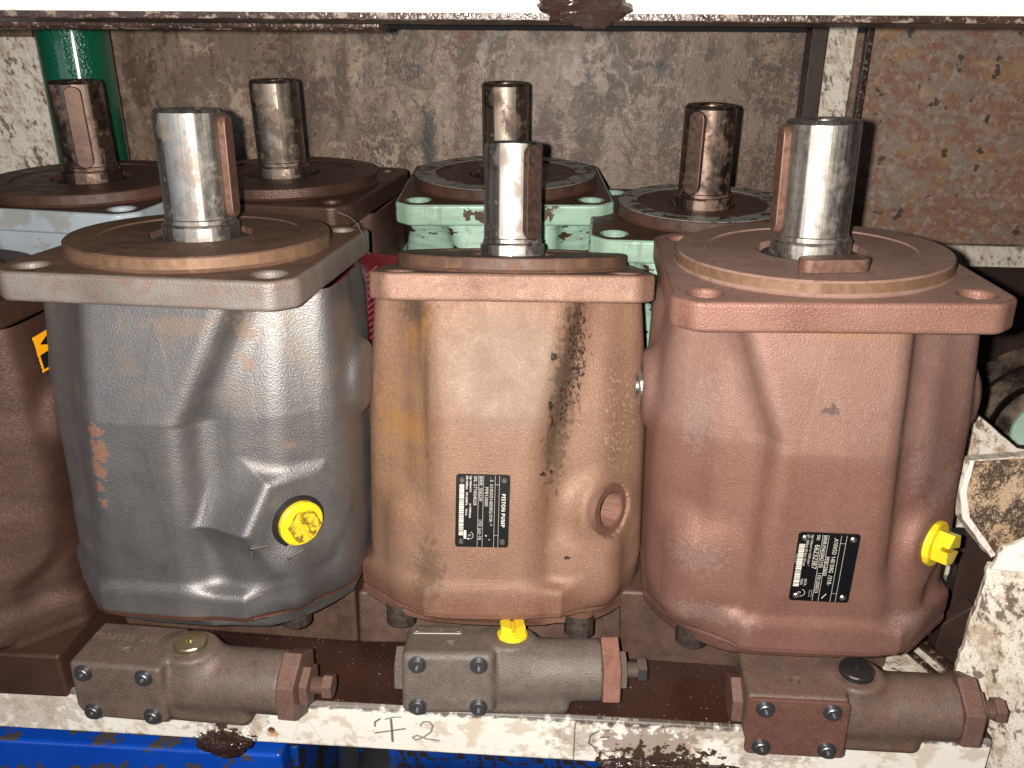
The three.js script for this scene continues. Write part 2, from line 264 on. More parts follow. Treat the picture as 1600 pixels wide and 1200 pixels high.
M.coverR = valveTile('red brown cover plate paint', [0.105, 0.048, 0.036], [0.145, 0.068, 0.05], [0.10, 0.042, 0.03], 0.34, 0.00004);
M.nutPink = valveTile('rusted hexagon nut', [0.20, 0.09, 0.065], [0.30, 0.15, 0.115], [0.16, 0.06, 0.04], 0.5, 0.0001);
M.nutBrown = valveTile('brown hexagon nut', [0.10, 0.055, 0.042], [0.17, 0.095, 0.075], [0.16, 0.075, 0.05], 0.42, 0.0001);
M.mint = tileMat('chipped mint green paint', 768, 0.3, (u, v) => { const a = nA(u, v), b = nB(u, v), chip = sstep(0.685, 0.695, b * 0.75 + a * 0.25), dirt = sstep(0.5, 0.85, nB(v * 2, u * 0.7)); let c = mixc([0.30, 0.47, 0.37], [0.34, 0.52, 0.42], a); c = mixc(c, [0.16, 0.15, 0.11], dirt * 0.35); c = mixc(c, [0.10, 0.09, 0.06], sstep(0.72, 0.95, nA(u * 3, v * 0.6)) * 0.4); c = mixc(c, [0.06, 0.03, 0.02], chip); return { c, r: 0.33 + 0.2 * dirt }; }, { bump: 0.00015 });
M.paleBlue = tileMat('pale blue grey paint', 512, 0.3, (u, v) => { const a = nA(u, v), b = nB(u, v); let c = mixc([0.33, 0.38, 0.43], [0.39, 0.44, 0.48], a); c = mixc(c, [0.24, 0.2, 0.15], sstep(0.66, 0.85, b) * 0.5); return { c, r: 0.4 }; }, { bump: 0.00015 });
M.brownPaint = tileMat('glossy brown primer', 768, 0.3, (u, v) => { const a = nA(u, v), b = nC(u, v); return { c: mixc([0.062, 0.030, 0.022], [0.100, 0.050, 0.038], a), r: 0.36 + 0.14 * b, m: 0.4 }; }, { bump: 0.0003, bt: 0.046, metal: 1 });

// wear maps wrapped round each front casting: X = across the front in metres, y = height below the flange
const patch = (x, y, cx, cy, rx, ry, j = 0) => 1 - sstep(0.55, 1.1, Math.hypot((x - cx) / rx, (y - cy) / ry) + j);
function castMat(name, fn, bump, k = {}) {
  const s = surface(1536, 640, (u, v) => { const th = (u * 2 - 1) * Math.PI; return fn(th * 0.098, lerp(-0.278, -0.028, v), u * 4, v * 1.6, th); });
  const m = new THREE.MeshPhysicalMaterial({ name, map: s.map, roughnessMap: s.rm, roughness: 1, metalness: k.metal ?? 0, metalnessMap: k.metal ? s.rm : null });
  m.bumpMap = rep(castBump, 0.62 / BT, 0.25 / BT); m.bumpScale = bump; return m;
}
M.bodyL = castMat('dark grey painted pump casting', (x, y, u, v) => {
  const a = nA(u, v), b = nB(u * 1.3, v * 1.3), g = nG(u * 3, v * 3), j = (nC(u * 2, v * 2) - 0.5) * 1.6;
  let c = mixc([0.196, 0.190, 0.192], [0.252, 0.240, 0.236], a * 0.6 + nC(u * 2, v * 2) * 0.4); let r = 0.51 + 0.10 * b, m = 0.84;
  c = mixc(c, [0.30, 0.23, 0.18], 0.4 * sstep(0.5, 0.8, b) * sstep(-0.2, -0.06, y));
  let ru = 0; for (const [cx, cy, rx, ry] of [[-0.0445, -0.118, 0.006, 0.005], [-0.0435, -0.134, 0.006, 0.008], [-0.047, -0.146, 0.005, 0.008], [-0.043, -0.150, 0.003, 0.005], [-0.0465, -0.160, 0.003, 0.004], [-0.046, -0.172, 0.0035, 0.004], [-0.047, -0.128, 0.003, 0.004]]) ru = Math.max(ru, patch(x, y, cx, cy, rx, ry, j * 0.8));
  c = mixc(c, [0.19, 0.085, 0.05], 0.9 * sstep(0.35, 0.55, ru));
  let o = 0; for (const [cx, cy, rx, ry] of [[0.067, -0.05, 0.008, 0.012], [0.066, -0.075, 0.005, 0.006], [0.085, -0.135, 0.004, 0.004], [0.02, -0.045, 0.03, 0.006]]) o = Math.max(o, patch(x, y, cx, cy, rx, ry, j));
  c = mixc(c, [0.24, 0.13, 0.07], o * 0.45); m *= 1 - Math.max(sstep(0.35, 0.55, ru), o * 0.4);
  c = mixc(c, [0.23, 0.085, 0.045], 0.85 * sstep(0.0035, 0.001, Math.abs(y + 0.2655)) * sstep(0.35, 0.55, b + 0.12));
  c = mixc(c, [0.55, 0.5, 0.45], sstep(0.87, 0.93, g) * 0.6);
  return { c, r, m };
}, 0.00022, { metal: 1 });
M.bodyM = castMat('tan rusted pump casting', (x, y, u, v) => {
  const a = nA(u, v), b = nB(u * 1.3, v * 1.3), g = nG(u * 3, v * 3), g2 = nC(u * 4, v * 4), j = (nC(u * 2, v * 2) - 0.5) * 1.2;
  let c = mixc([0.225, 0.118, 0.075], [0.315, 0.185, 0.125], a * 0.5 + g2 * 0.5); c = mixc(c, [0.12, 0.065, 0.04], sstep(0.58, 0.8, nG(u * 2.2, v * 2.2)) * 0.35); let r = 0.54 + 0.15 * b;
  c = mixc(c, [0.235, 0.165, 0.120], patch(x, y, -0.005, -0.08, 0.06, 0.05, j * 0.5) * 0.75);                  // greyed upper panel
  c = mixc(c, [0.34, 0.19, 0.085], patch(x, y, -0.085, -0.13, 0.035, 0.085, j * 0.7) * 0.65 * sstep(0.25, 0.75, b * 0.5 + g2 * 0.5 + 0.05)); // ochre left side
  c = mixc(c, [0.40, 0.19, 0.055], Math.max(patch(x, y, -0.082, -0.058, 0.012, 0.012, j), patch(x, y, -0.085, -0.125, 0.028, 0.012, j), patch(x, y, -0.065, -0.05, 0.006, 0.02, j)) * 0.6);
  const dk = Math.max(patch(x, y, 0.052 - (y + 0.04) * -0.13, -0.09, 0.015, 0.075, j * 0.9), patch(x, y, 0.038, -0.135, 0.014, 0.03, j * 0.8) * 0.8, patch(x, y, -0.078, -0.038, 0.02, 0.012, j) * 0.7, patch(x, y, -0.058, -0.235, 0.012, 0.03, j) * 0.6, patch(x, y, -0.062, -0.09, 0.004, 0.06, j) * 0.5);
  c = mixc(c, [0.075, 0.052, 0.034], dk * 0.72);
  const smear = Math.max(patch(x, y, 0.060 + (y + 0.04) * 0.10, -0.062, 0.012, 0.040, j * 1.2), patch(x, y, 0.050 + (y + 0.09) * 0.25, -0.098, 0.007, 0.028, j * 1.3) * 0.8);
  let bl = smear * sstep(0.40, 0.66, nC(u * 3.3 + 0.2, v * 2.2) * 0.6 + g2 * 0.4);
  for (const [cx, cy, rx, ry] of [[0.034, -0.068, 0.003, 0.003], [0.030, -0.104, 0.0026, 0.003], [0.033, -0.116, 0.0024, 0.003], [0.027, -0.155, 0.0032, 0.0022], [0.035, -0.155, 0.0016, 0.0016], [0.048, -0.222, 0.002, 0.0015]]) bl = Math.max(bl, patch(x, y, cx, cy, rx, ry, j * 1.3));
  c = mixc(c, [0.028, 0.017, 0.014], sstep(0.25, 0.75, bl) * 0.9); r = lerp(r, 0.36, sstep(0.3, 0.7, bl));
  c = mixc(c, [0.16, 0.062, 0.042], 0.6 * sstep(-0.235, -0.262, y) * (0.4 + b));
  c = mixc(c, [0.62, 0.48, 0.38], sstep(0.80, 0.9, g) * 0.5 + 0.4 * sstep(0.7, 0.8, nC(u * 3, v * 3)) * patch(x, y, 0.09, -0.12, 0.02, 0.05, 0));
  return { c, r, m: 0.22 };
}, 0.00026, { metal: 1 });
M.bodyR = castMat('red oxide primed pump casting', (x, y, u, v) => {
  const a = nA(u, v), b = nB(u * 1.3, v * 1.3), g = nG(u * 3, v * 3), j = (nC(u * 2, v * 2) - 0.5) * 1.4;
  let c = mixc([0.215, 0.112, 0.088], [0.290, 0.168, 0.137], a * 0.6 + nC(u * 2, v * 2) * 0.4); c = mixc(c, [0.30, 0.19, 0.155], sstep(0.5, 0.85, nG(u * 2.2, v * 2.2)) * 0.3 * sstep(-0.16, -0.04, y)); let r = 0.56 + 0.12 * b;
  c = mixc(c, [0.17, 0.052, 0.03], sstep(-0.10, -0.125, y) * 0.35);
  let w = 0; for (const [cx, cy, rx, ry] of [[0.085, -0.13, 0.02, 0.02], [0.10, -0.15, 0.02, 0.015], [-0.075, -0.2, 0.02, 0.012], [-0.06, -0.245, 0.03, 0.009], [0.075, -0.245, 0.022, 0.010], [-0.085, -0.1, 0.012, 0.03]]) w = Math.max(w, patch(x, y, cx, cy, rx, ry, j));
  c = mixc(c, [0.37, 0.27, 0.24], w * (0.12 + 0.5 * sstep(0.4, 0.75, nG(u * 1.5, v * 1.5))));
  c = mixc(c, [0.09, 0.06, 0.055], patch(x, y, 0.002, -0.082, 0.006, 0.003, j) * 0.8);
  c = mixc(c, [0.62, 0.45, 0.33], Math.max(patch(x, y, 0.052, -0.108, 0.003, 0.006, j * 1.2), sstep(0.82, 0.92, g) * 0.45));
  c = mixc(c, [0.30, 0.16, 0.08], patch(x, y, 0.02, -0.034, 0.05, 0.006, j) * 0.5);
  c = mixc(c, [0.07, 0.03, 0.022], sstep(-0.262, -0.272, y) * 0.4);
  return { c, r, m: 0.36 };
}, 0.00022, { metal: 1 });

// ---------------------------------------------------------------- the rack (the surface the pumps stand on)
const rack = thing('storage_rack', 'cream painted grimy steel rack bay with dark oily shelf and mottled back sheet', 'rack', [0, 0, -0.5]);
rack.rotation.set(0, R(-3.85), R(-0.5));
M.floor = tileMat('oily dark brown shelf plate', 1024, 0.5, (u, v) => {
  const a = nA(u, v), b = nB(u * 2, v * 2), sp = nG(u * 2.5, v * 2.5), sp2 = nC(u * 5, v * 5);
  let c = mixc([0.020, 0.009, 0.007], [0.060, 0.024, 0.018], a); let r = 0.22 + 0.35 * b;
  if (sp > 0.93 && sp2 > 0.52) { c = [0.5, 0.4, 0.33]; r = 0.8; } return { c, r };
}, { bump: 0.0004, bt: 0.1 });
const lipTex = (() => {
  const W = 2048, H = 128, L0 = -0.45, L1 = 0.35, img = document.createElement('canvas'); img.width = W; img.height = H; const x = img.getContext('2d');
  const X = (m) => (m - L0) / (L1 - L0) * W, Y = (f) => f * H;
  x.fillStyle = '#fff'; x.fillRect(0, 0, W, H); x.strokeStyle = '#191412'; x.lineCap = 'round';
  const stroke = (pts, w, a = 1) => { x.globalAlpha = a; x.lineWidth = w; x.beginPath(); pts.forEach(([p, q], i) => (i ? x.lineTo(X(p), Y(q)) : x.moveTo(X(p), Y(q)))); x.stroke(); x.globalAlpha = 1; };
  const F = -0.098;                                                          // the marker writing: F 2
  stroke([[F - 0.002, 0.26], [F - 0.006, 0.34], [F - 0.0062, 0.44]], 4); stroke([[F + 0.002, 0.26], [F + 0.009, 0.20], [F + 0.014, 0.19]], 3);
  stroke([[F + 0.0065, 0.26], [F + 0.0068, 0.55], [F + 0.0068, 0.78]], 5); stroke([[F - 0.006, 0.60], [F + 0.006, 0.53], [F + 0.017, 0.46]], 4);
  stroke([[F + 0.029, 0.36], [F + 0.0315, 0.27], [F + 0.036, 0.26], [F + 0.0385, 0.36], [F + 0.037, 0.50], [F + 0.031, 0.64], [F + 0.025, 0.72], [F + 0.0225, 0.66], [F + 0.026, 0.60], [F + 0.034, 0.68], [F + 0.043, 0.70]], 4, 0.85);
  stroke([[0.066, 0.25], [0.060, 0.36], [0.059, 0.55], [0.064, 0.66]], 4, 0.9); stroke([[0.068, 0.22], [0.074, 0.24]], 3, 0.8); stroke([[0.068, 0.40], [0.073, 0.38]], 6, 0.9);
  stroke([[0.048, 0.1], [0.048, 0.95]], 3, 0.85); stroke([[-0.17, 0.9], [-0.16, 0.2], [-0.145, 0.95]], 1, 0.5); stroke([[-0.2, 0.92], [-0.178, 0.75]], 1, 0.5); stroke([[-0.234, 0.6], [-0.214, 0.75]], 1.5, 0.8);
  const d = x.getImageData(0, 0, W, H).data;
  return surface(W, H, (u, v) => {
    const m = lerp(L0, L1, u), yy = (1 - v) * 0.043, ink = 1 - d[((((1 - v) * H) | 0) * W + ((u * W) | 0)) * 4] / 255;
    const a = nA(m * 3, yy * 3), b = nB(m * 6, yy * 6), cN = nC(m * 8, yy * 8), j = (cN - 0.5) * 1.4;
    let c = mixc([0.84, 0.79, 0.70], [0.89, 0.86, 0.79], a), r = 0.45;
    c = mixc(c, [0.55, 0.42, 0.30], sstep(0.62, 0.8, b) * 0.55);
    const stain = Math.max(patch(m, yy, -0.222, 0.02, 0.035, 0.02, j), patch(m, yy, 0.052, 0.018, 0.022, 0.016, j), patch(m, yy, 0.19, 0.02, 0.03, 0.02, j), patch(m, yy, 0.15, 0.006, 0.05, 0.008, j), patch(m, yy, -0.375, 0.02, 0.05, 0.03, j) * 0.8);
    c = mixc(c, mixc([0.5, 0.38, 0.28], [0.2, 0.13, 0.09], nC(m * 20, yy * 20)), stain * 0.6);
    const grease = Math.max(patch(m, yy, 0.115, 0.042, 0.045, 0.02, j), patch(m, yy, -0.222, 0.043, 0.022, 0.012, j), patch(m, yy, -0.225, 0.025, 0.004, 0.02, j));
    const peel = patch(m, yy, 0.105, 0.025, 0.045, 0.022, j * 0.7);
    c = mixc(c, [0.36, 0.27, 0.22], sstep(0.3, 0.5, peel) * 0.9); c = mixc(c, [0.05, 0.025, 0.016], sstep(0.3, 0.6, grease) * 0.95); r = lerp(r, 0.2, sstep(0.3, 0.6, grease));
    c = mixc(c, [0.06, 0.035, 0.025], patch(m, yy, -0.186, 0.029, 0.004, 0.004, j * 0.6)); c = mixc(c, [0.5, 0.2, 0.04], patch(m, yy, -0.186, 0.033, 0.006, 0.004, j * 0.6) * 0.6);
    c = mixc(c, [0.06, 0.04, 0.035], sstep(0.0045, 0.001, yy + (cN - 0.5) * 0.006) * 0.85); c = mixc(c, [0.08, 0.05, 0.04], sstep(0.040, 0.0435, yy + (b - 0.5) * 0.006) * 0.6);
    c = mixc(c, [0.03, 0.026, 0.024], ink * 0.93); return { c, r };
  });
})();
M.lip = new THREE.MeshPhysicalMaterial({ name: 'cream painted shelf lip with marker writing', map: lipTex.map, roughnessMap: lipTex.rm, roughness: 1, bumpMap: rep(castBump, 0.8 / 0.09, 0.5), bumpScale: 0.00012 });
const wallTex = surface(2048, 768, (u, v) => {
  const x = u * 1.4, y = v * 0.525, wx = (nA(x * 5, y * 5) - 0.5) * 0.05, wy = (nB(x * 5, y * 5) - 0.5) * 0.05, X = x + wx, Y = y + wy;
  const a = nA(X * 1.7, Y * 1.7), b = nB(X * 3.1, Y * 3.1), c1 = nC(X * 3, Y * 3), g = nG(x * 1.6, y * 1.6), st = nA(x * 7, y * 0.9), big = nL(x * 1.2, y * 1.2);
  let c = mixc([0.185, 0.125, 0.086], [0.36, 0.26, 0.19], sstep(0.25, 0.8, a * 0.4 + b * 0.3 + c1 * 0.3)); let r = 0.40 + 0.2 * c1;
  c = mixc(c, [0.50, 0.38, 0.285], sstep(0.56, 0.74, b * 0.5 + c1 * 0.5) * sstep(0.35, 0.65, big) * 0.7);
  c = mixc(c, [0.075, 0.050, 0.037], sstep(0.46, 0.70, st * 0.4 + a * 0.3 + c1 * 0.3 + (0.5 - big) * 0.25) * 0.88);
  c = mixc(c, [0.15, 0.062, 0.046], sstep(0.60, 0.70, nC(X * 4 + 0.3, Y * 4) * 0.6 + nB(X * 1.5 + 0.2, Y * 1.5) * 0.4) * 0.85);
  c = mixc(c, [0.065, 0.042, 0.034], sstep(0.66, 0.74, nC(X * 5.3, Y * 5.3 + 0.6) * 0.55 + nA(X * 2.3 + 0.7, Y * 2.3) * 0.45) * 0.85);
  c = mixc(c, [0.46, 0.36, 0.29], sstep(0.74, 0.86, g) * 0.35); c = mixc(c, [0.07, 0.05, 0.04], sstep(0.78, 0.9, nG(x * 0.9 + 0.5, y * 0.9)) * 0.5);
  c = mixc(c, [0.03, 0.023, 0.02], Math.max(patch(x, y, 0.762, 0.410, 0.010, 0.042, (c1 - 0.5) * 0.8), patch(x, y, 1.03, 0.49, 0.006, 0.009, (c1 - 0.5))) * 0.9);
  return { c, r };
});
M.wall = new THREE.MeshPhysicalMaterial({ name: 'mottled grimy sheet', map: wallTex.map, roughnessMap: wallTex.rm, roughness: 1, bumpMap: rep(castBump, 1.4 / 0.1, 0.525 / 0.1), bumpScale: 0.00025 });
M.rustSheet = tileMat('rust freckled sheet', 1024, 0.64, (u, v) => {
  const wu = u + (nA(u * 2, v * 2) - 0.5) * 0.05, a = nA(u * 2, v * 2), b = nC(wu * 5 + v, v * 5), g = nB(u * 4 + v * 2, v * 4), e = nA(u, v);
  let c = mixc([0.22, 0.16, 0.13], [0.30, 0.23, 0.19], a); const ru = sstep(0.40, 0.62, b * 0.5 + g * 0.35 + e * 0.2 - 0.02);
  c = mixc(c, mixc([0.30, 0.125, 0.06], [0.19, 0.085, 0.05], nC(u * 5, v * 5)), ru * 0.8); c = mixc(c, [0.36, 0.21, 0.09], sstep(0.62, 0.8, nB(u * 3, v * 3 + 0.4)) * 0.5);
  c = mixc(c, [0.42, 0.33, 0.28], sstep(0.66, 0.8, nC(u * 4, v * 4 + 0.3)) * 0.5); c = mixc(c, [0.07, 0.05, 0.04], sstep(0.86, 0.9, nC(u * 2, v * 2 + 0.2))); return { c, r: 0.5 + 0.25 * b };
}, { bump: 0.0002 });
M.creamGrime = tileMat('grimy cream paint', 1024, 0.3, (u, v) => {
  const a = nA(u * 2, v * 2), b = nB(u * 2, v * 2), st = nA(u * 4 + v, v * 1.2), c1 = nC(u * 3 + v, v * 2);
  let c = mixc([0.74, 0.66, 0.55], [0.84, 0.79, 0.70], a); c = mixc(c, [0.42, 0.30, 0.21], sstep(0.40, 0.75, b * 0.25 + st * 0.35 + c1 * 0.4) * 0.8); c = mixc(c, [0.20, 0.13, 0.09], sstep(0.62, 0.85, nG(u * 2 + v, v * 0.7) * 0.5 + nC(u * 5, v * 2) * 0.5) * 0.7); c = mixc(c, [0.10, 0.065, 0.045], sstep(0.64, 0.76, c1 * 0.5 + nB(u * 1.5, v * 1.5) * 0.5) * 0.8); c = mixc(c, [0.3, 0.2, 0.14], sstep(0.7, 0.85, nG(u * 2, v)) * 0.4); return { c, r: 0.5 + 0.2 * c1 };
}, { bump: 0.0003 });
M.creamDark = tileMat('stained burnt cream paint', 512, 0.16, (u, v) => {
  const a = nA(u, v), b = nB(u * 0.8, v * 0.8), c1 = nC(u * 2, v * 2), g = nG(u, v); let c = mixc([0.50, 0.32, 0.19], [0.60, 0.46, 0.32], a); c = mixc(c, [0.045, 0.030, 0.024], sstep(0.36, 0.62, b * 0.45 + c1 * 0.25 + g * 0.3) * 0.92); return { c, r: 0.5 };
}, { bump: 0.0003 });
M.greasyBar = tileMat('greasy dark bar', 512, 0.2, (u, v) => { const a = nA(u, v * 3), b = nC(u, v * 2), g = nG(u, v); let c = mixc([0.018, 0.010, 0.008], [0.055, 0.028, 0.02], a); c = mixc(c, [0.30, 0.24, 0.19], sstep(0.68, 0.8, b) * 0.5); if (g > 0.9) c = [0.5, 0.42, 0.36]; return { c, r: 0.2 + 0.3 * b }; }, { bump: 0.0005, bt: 0.1 });
M.steelDark = tileMat('dark brown painted steel', 256, 0.2, (u, v) => ({ c: mixc([0.030, 0.017, 0.013], [0.06, 0.034, 0.026], nA(u, v)), r: 0.4 + 0.2 * nC(u, v) }), { bump: 0.0002 });
const grease = plain('wet brown grease', [0.032, 0.013, 0.009], 0.12, 0, { clearcoat: 0.6, clearcoatRoughness: 0.08, bumpMap: rep(castBump, 3, 3), bumpScale: 0.0006 });
function lump(rx, ry, rz, n, flatZ) {                       // an uneven smear or drip
  const g = mergeVertices(new THREE.IcosahedronGeometry(1, 12).deleteAttribute('uv').deleteAttribute('normal')), p = g.attributes.position, uv = [];
  for (let i = 0; i < p.count; i++) { const x = p.getX(i), y = p.getY(i), z = p.getZ(i), k = 0.62 + 0.85 * (nA(x * 0.23 + n, y * 0.23 + z * 0.17) ) * 0.9; p.setXYZ(i, x * rx * k, y * ry * k, Math.max(z * rz * k, flatZ)); uv.push(x * 0.5, y * 0.5 + z * 0.3); }
  g.setAttribute('uv', new THREE.Float32BufferAttribute(uv, 2)); g.computeVertexNormals(); return g;
}
const FZ = 0.007;                                          // front of the lip in the rack's axes
mesh('shelf_plate', box(-0.75, 0.352, -0.006, 0, -0.62, FZ - 0.0026), M.floor, rack);
{ const g = new RoundedBoxGeometry(0.80, 0.041, 0.005, 3, 0.0016), p = g.attributes.position, uv = []; for (let i = 0; i < p.count; i++) uv.push((p.getX(i) + 0.40) / 0.80, (p.getY(i) + 0.0205) / 0.041); g.setAttribute('uv', new THREE.Float32BufferAttribute(uv, 2)); mesh('shelf_lip', T(g, -0.05, -0.0195, FZ), M.lip, rack); }
{ const g = rbox(1.4, 0.56, 0.004, 0.001); const p = g.attributes.position, uv = g.attributes.uv; for (let i = 0; i < p.count; i++) uv.setXY(i, (p.getX(i) + 0.7) / 1.4, (p.getY(i) + 0.28) / 0.56); mesh('back_sheet', T(g, -0.20, 0.21, -0.52), M.wall, rack); }
mesh('rusty_back_sheet', box(0.357, 1.05, 0.262, 0.60, -0.512, -0.505), M.rustSheet, rack);
mesh('back_rail', box(0.34, 1.05, 0.236, 0.2605, -0.512, -0.500), M.creamGrime, rack);
mesh('dark_backing', box(0.40, 1.05, -0.02, 0.235, -0.545, -0.535), M.steelDark, rack);
mesh('back_upright', box(0.306, 0.336, 0, 0.60, -0.515, -0.497), M.creamGrime, rack);
mesh('upright_edge', box(0.286, 0.303, 0, 0.60, -0.515, -0.488), M.steelDark, rack);
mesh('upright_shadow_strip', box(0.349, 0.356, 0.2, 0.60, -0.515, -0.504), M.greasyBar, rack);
mesh('left_upright', box(-0.66, -0.557, 0, 0.478, -0.48, -0.465), M.creamGrime, rack);
mesh('left_grime_strip', box(-0.60, -0.525, 0, 0.6, -0.519, -0.512), M.greasyBar, rack);
mesh('left_upright_edge', box(-0.5565, -0.5515, 0, 0.470, -0.482, -0.463), M.creamGrime, rack);
// the shelf above: greasy plate, white front beam
mesh('upper_shelf_plate', box(-0.75, 1.05, 0.498, 0.504, -0.62, -0.03), M.steelDark, rack);
M.beamWhite = tileMat('white beam paint', 512, 0.4, (u, v) => { const b = nB(u * 2, v * 2), c1 = nC(u * 3, v * 3); let c = mixc([0.80, 0.74, 0.66], [0.87, 0.84, 0.78], nA(u, v)); c = mixc(c, [0.5, 0.33, 0.22], sstep(0.66, 0.8, b * 0.5 + c1 * 0.5) * 0.7); return { c, r: 0.45 }; }, { bump: 0.0001 });
mesh('upper_beam', box(-0.75, 0.85, 0.4835, 0.56, -0.028, -0.022, 0.0015), M.beamWhite, rack);
mesh('beam_flange', box(-0.75, 0.85, 0.4795, 0.4865, -0.085, -0.0235, 0.001), M.greasyBar, rack);
mesh('greasy_rail', box(-0.75, -0.10, 0.476, 0.4965, -0.13, -0.105, 0.003), M.greasyBar, rack);
mesh('grease_drip', T(lump(0.025, 0.012, 0.012, 0.3, -0.011), 0.036, 0.489, -0.022), grease, rack);
mesh('grease_smear', T(lump(0.022, 0.009, 0.012, 0.7, -0.006), -0.222, -0.040, FZ + 0.003), grease, rack);
mesh('grease_smear', T(lump(0.050, 0.009, 0.008, 0.15, -0.006), 0.115, -0.042, FZ + 0.002), grease, rack);

// ---------------------------------------------------------------- pump parts
function flangeShape(h, ch, hole, hr) { return soft([[-h + ch, -h], [h - ch, -h], [h, -h + ch], [h, h - ch], [h - ch, h], [-h + ch, h], [-h, h - ch], [-h, -h + ch]], [[hole, hole, hr], [-hole, hole, hr], [hole, -hole, hr], [-hole, -hole, hr]]); }
function soft(pts, holes) {                               // polygon with eased corners
  const s = new THREE.Shape(), n = pts.length, k = 0.0055;
  pts.forEach((p, i) => { const a = pts[(i + n - 1) % n], b = pts[(i + 1) % n], la = Math.hypot(a[0] - p[0], a[1] - p[1]), lb = Math.hypot(b[0] - p[0], b[1] - p[1]), q = [p[0] + (a[0] - p[0]) * k / la, p[1] + (a[1] - p[1]) * k / la], t = [p[0] + (b[0] - p[0]) * k / lb, p[1] + (b[1] - p[1]) * k / lb]; i ? s.lineTo(...q) : s.moveTo(...q); s.quadraticCurveTo(p[0], p[1], ...t); });
  s.closePath(); for (const [x, y, r] of holes) { const h = new THREE.Path(); h.absarc(x, y, r, 0, Math.PI * 2, true); s.holes.push(h); } return s;
}
const flangeGeo = T(extrude(flangeShape(0.1, 0.0135, 0.079, 0.0094), 0.019, 0.0026, 4, 16).rotateX(-Math.PI / 2), 0, -0.0292, 0);
const pilotGeo = lathe([[0.0905, -0.0104], [0.0912, -0.0092], [0.0902, -0.0080], [0.09, -0.0008], [0.0892, 0], [0.0690, 0], [0.0684, -0.0011], [0.036, -0.0011], [0.0355, -0.0015], [0.0355, -0.009], [0.02, -0.009]].reverse().map(([r, y]) => [r, y]).reverse(), 128);
const sealGeo = lathe([[0.033, -0.009], [0.033, -0.005], [0.0315, -0.004], [0.0305, -0.0055], [0.028, -0.0055], [0.0265, -0.003], [0.024, -0.003], [0.024, -0.009]], 64);
const shaftGeo = (r, h) => lathe([[r + 0.0028, -0.009], [r + 0.0028, 0.006], [r + 0.0020, 0.0072], [r + 0.0008, 0.0078], [r + 0.0006, 0.0105], [r, 0.0112], [r, h - 0.0022], [r - 0.0018, h], [0.0105, h], [0.0095, h - 0.0012], [0.0082, h - 0.009], [0, h - 0.0105]], 96, 0.35);
const shaft45 = shaftGeo(0.0225, 0.0840), shaftWide = shaftGeo(0.0237, 0.0840);
function keyGeo(w, len, t) { const r = w / 2, s = new THREE.Shape(); s.moveTo(-r, -len / 2 + r); s.absarc(0, -len / 2 + r, r, Math.PI, 2 * Math.PI, false); s.lineTo(r, len / 2 - r); s.absarc(0, len / 2 - r, r, 0, Math.PI, false); return extrude(s, t, 0.0008, 2, 12); }
const stopGeo = lathe([[0.0175, 0], [0.0175, 0.0035], [0.0165, 0.0045], [0.0095, 0.0045], [0.0090, 0.0065], [0.0082, 0.0072], [0, 0.0072]], 40, 0.4);
const key14 = keyGeo(0.014, 0.070, 0.010);
const boltGeo = lathe([[0, -0.287], [0.0105, -0.287], [0.0115, -0.286], [0.0115, -0.27]].map(([r, y]) => [r, y]), 32);
const sdfL = castingSDF({ bR: 0.105, sR: 0.134, sL: 0.154, port: [0.0765, -0.192, 0.0655], hex: 1, xl: [[-0.28, -0.062], [-0.11, -0.055], [-0.03, -0.054]], xr: [[-0.28, 0.004], [-0.21, 0.0085], [-0.115, 0.0135], [-0.03, 0.052]], kr: 0.024, edge: 0.014 });
const sdfM = castingSDF({ bR: 0.107, sR: 0.130, sL: 0.153, bL: 0.118, lxR: 0.060, port: [0.0725, -0.188, 0.0665], hole: 1, cut: 0.021, xl: [[-0.28, -0.052], [-0.12, -0.056], [-0.03, -0.064]], xr: [[-0.28, 0.016], [-0.135, 0.024], [-0.03, 0.045]], kr: 0.026, edge: 0.016 });
const sdfR = castingSDF({ bL: 0.103, sL: 0.130, sR: 0.158, bR: 0.117, lxL: 0.058, chL: 0.094, bx: 0.110, port: [0.0860, -0.190, 0.0640], xl: [[-0.28, -0.034], [-0.2, -0.033], [-0.105, -0.03], [-0.03, -0.055]], xr: [[-0.28, 0.052], [-0.105, 0.047], [-0.03, 0.049]], kr: 0.020, edge: 0.012 });
const bodyGeo = { L: castingGeo(sdfL, 460, 240), M: castingGeo(sdfM, 460, 240), R: castingGeo(sdfR, 460, 240), B: castingGeo(sdfR, 200, 90) };
const n3 = (a) => new THREE.Vector3(...a);
function facing(o, at, n, up = [0, 1, 0]) { const z = n3(n).normalize(), x = n3(up).cross(z).normalize(), y = z.clone().cross(x); o.matrixAutoUpdate = true; o.position.set(...at); o.quaternion.setFromRotationMatrix(new THREE.Matrix4().makeBasis(x, y, z)); return o; }

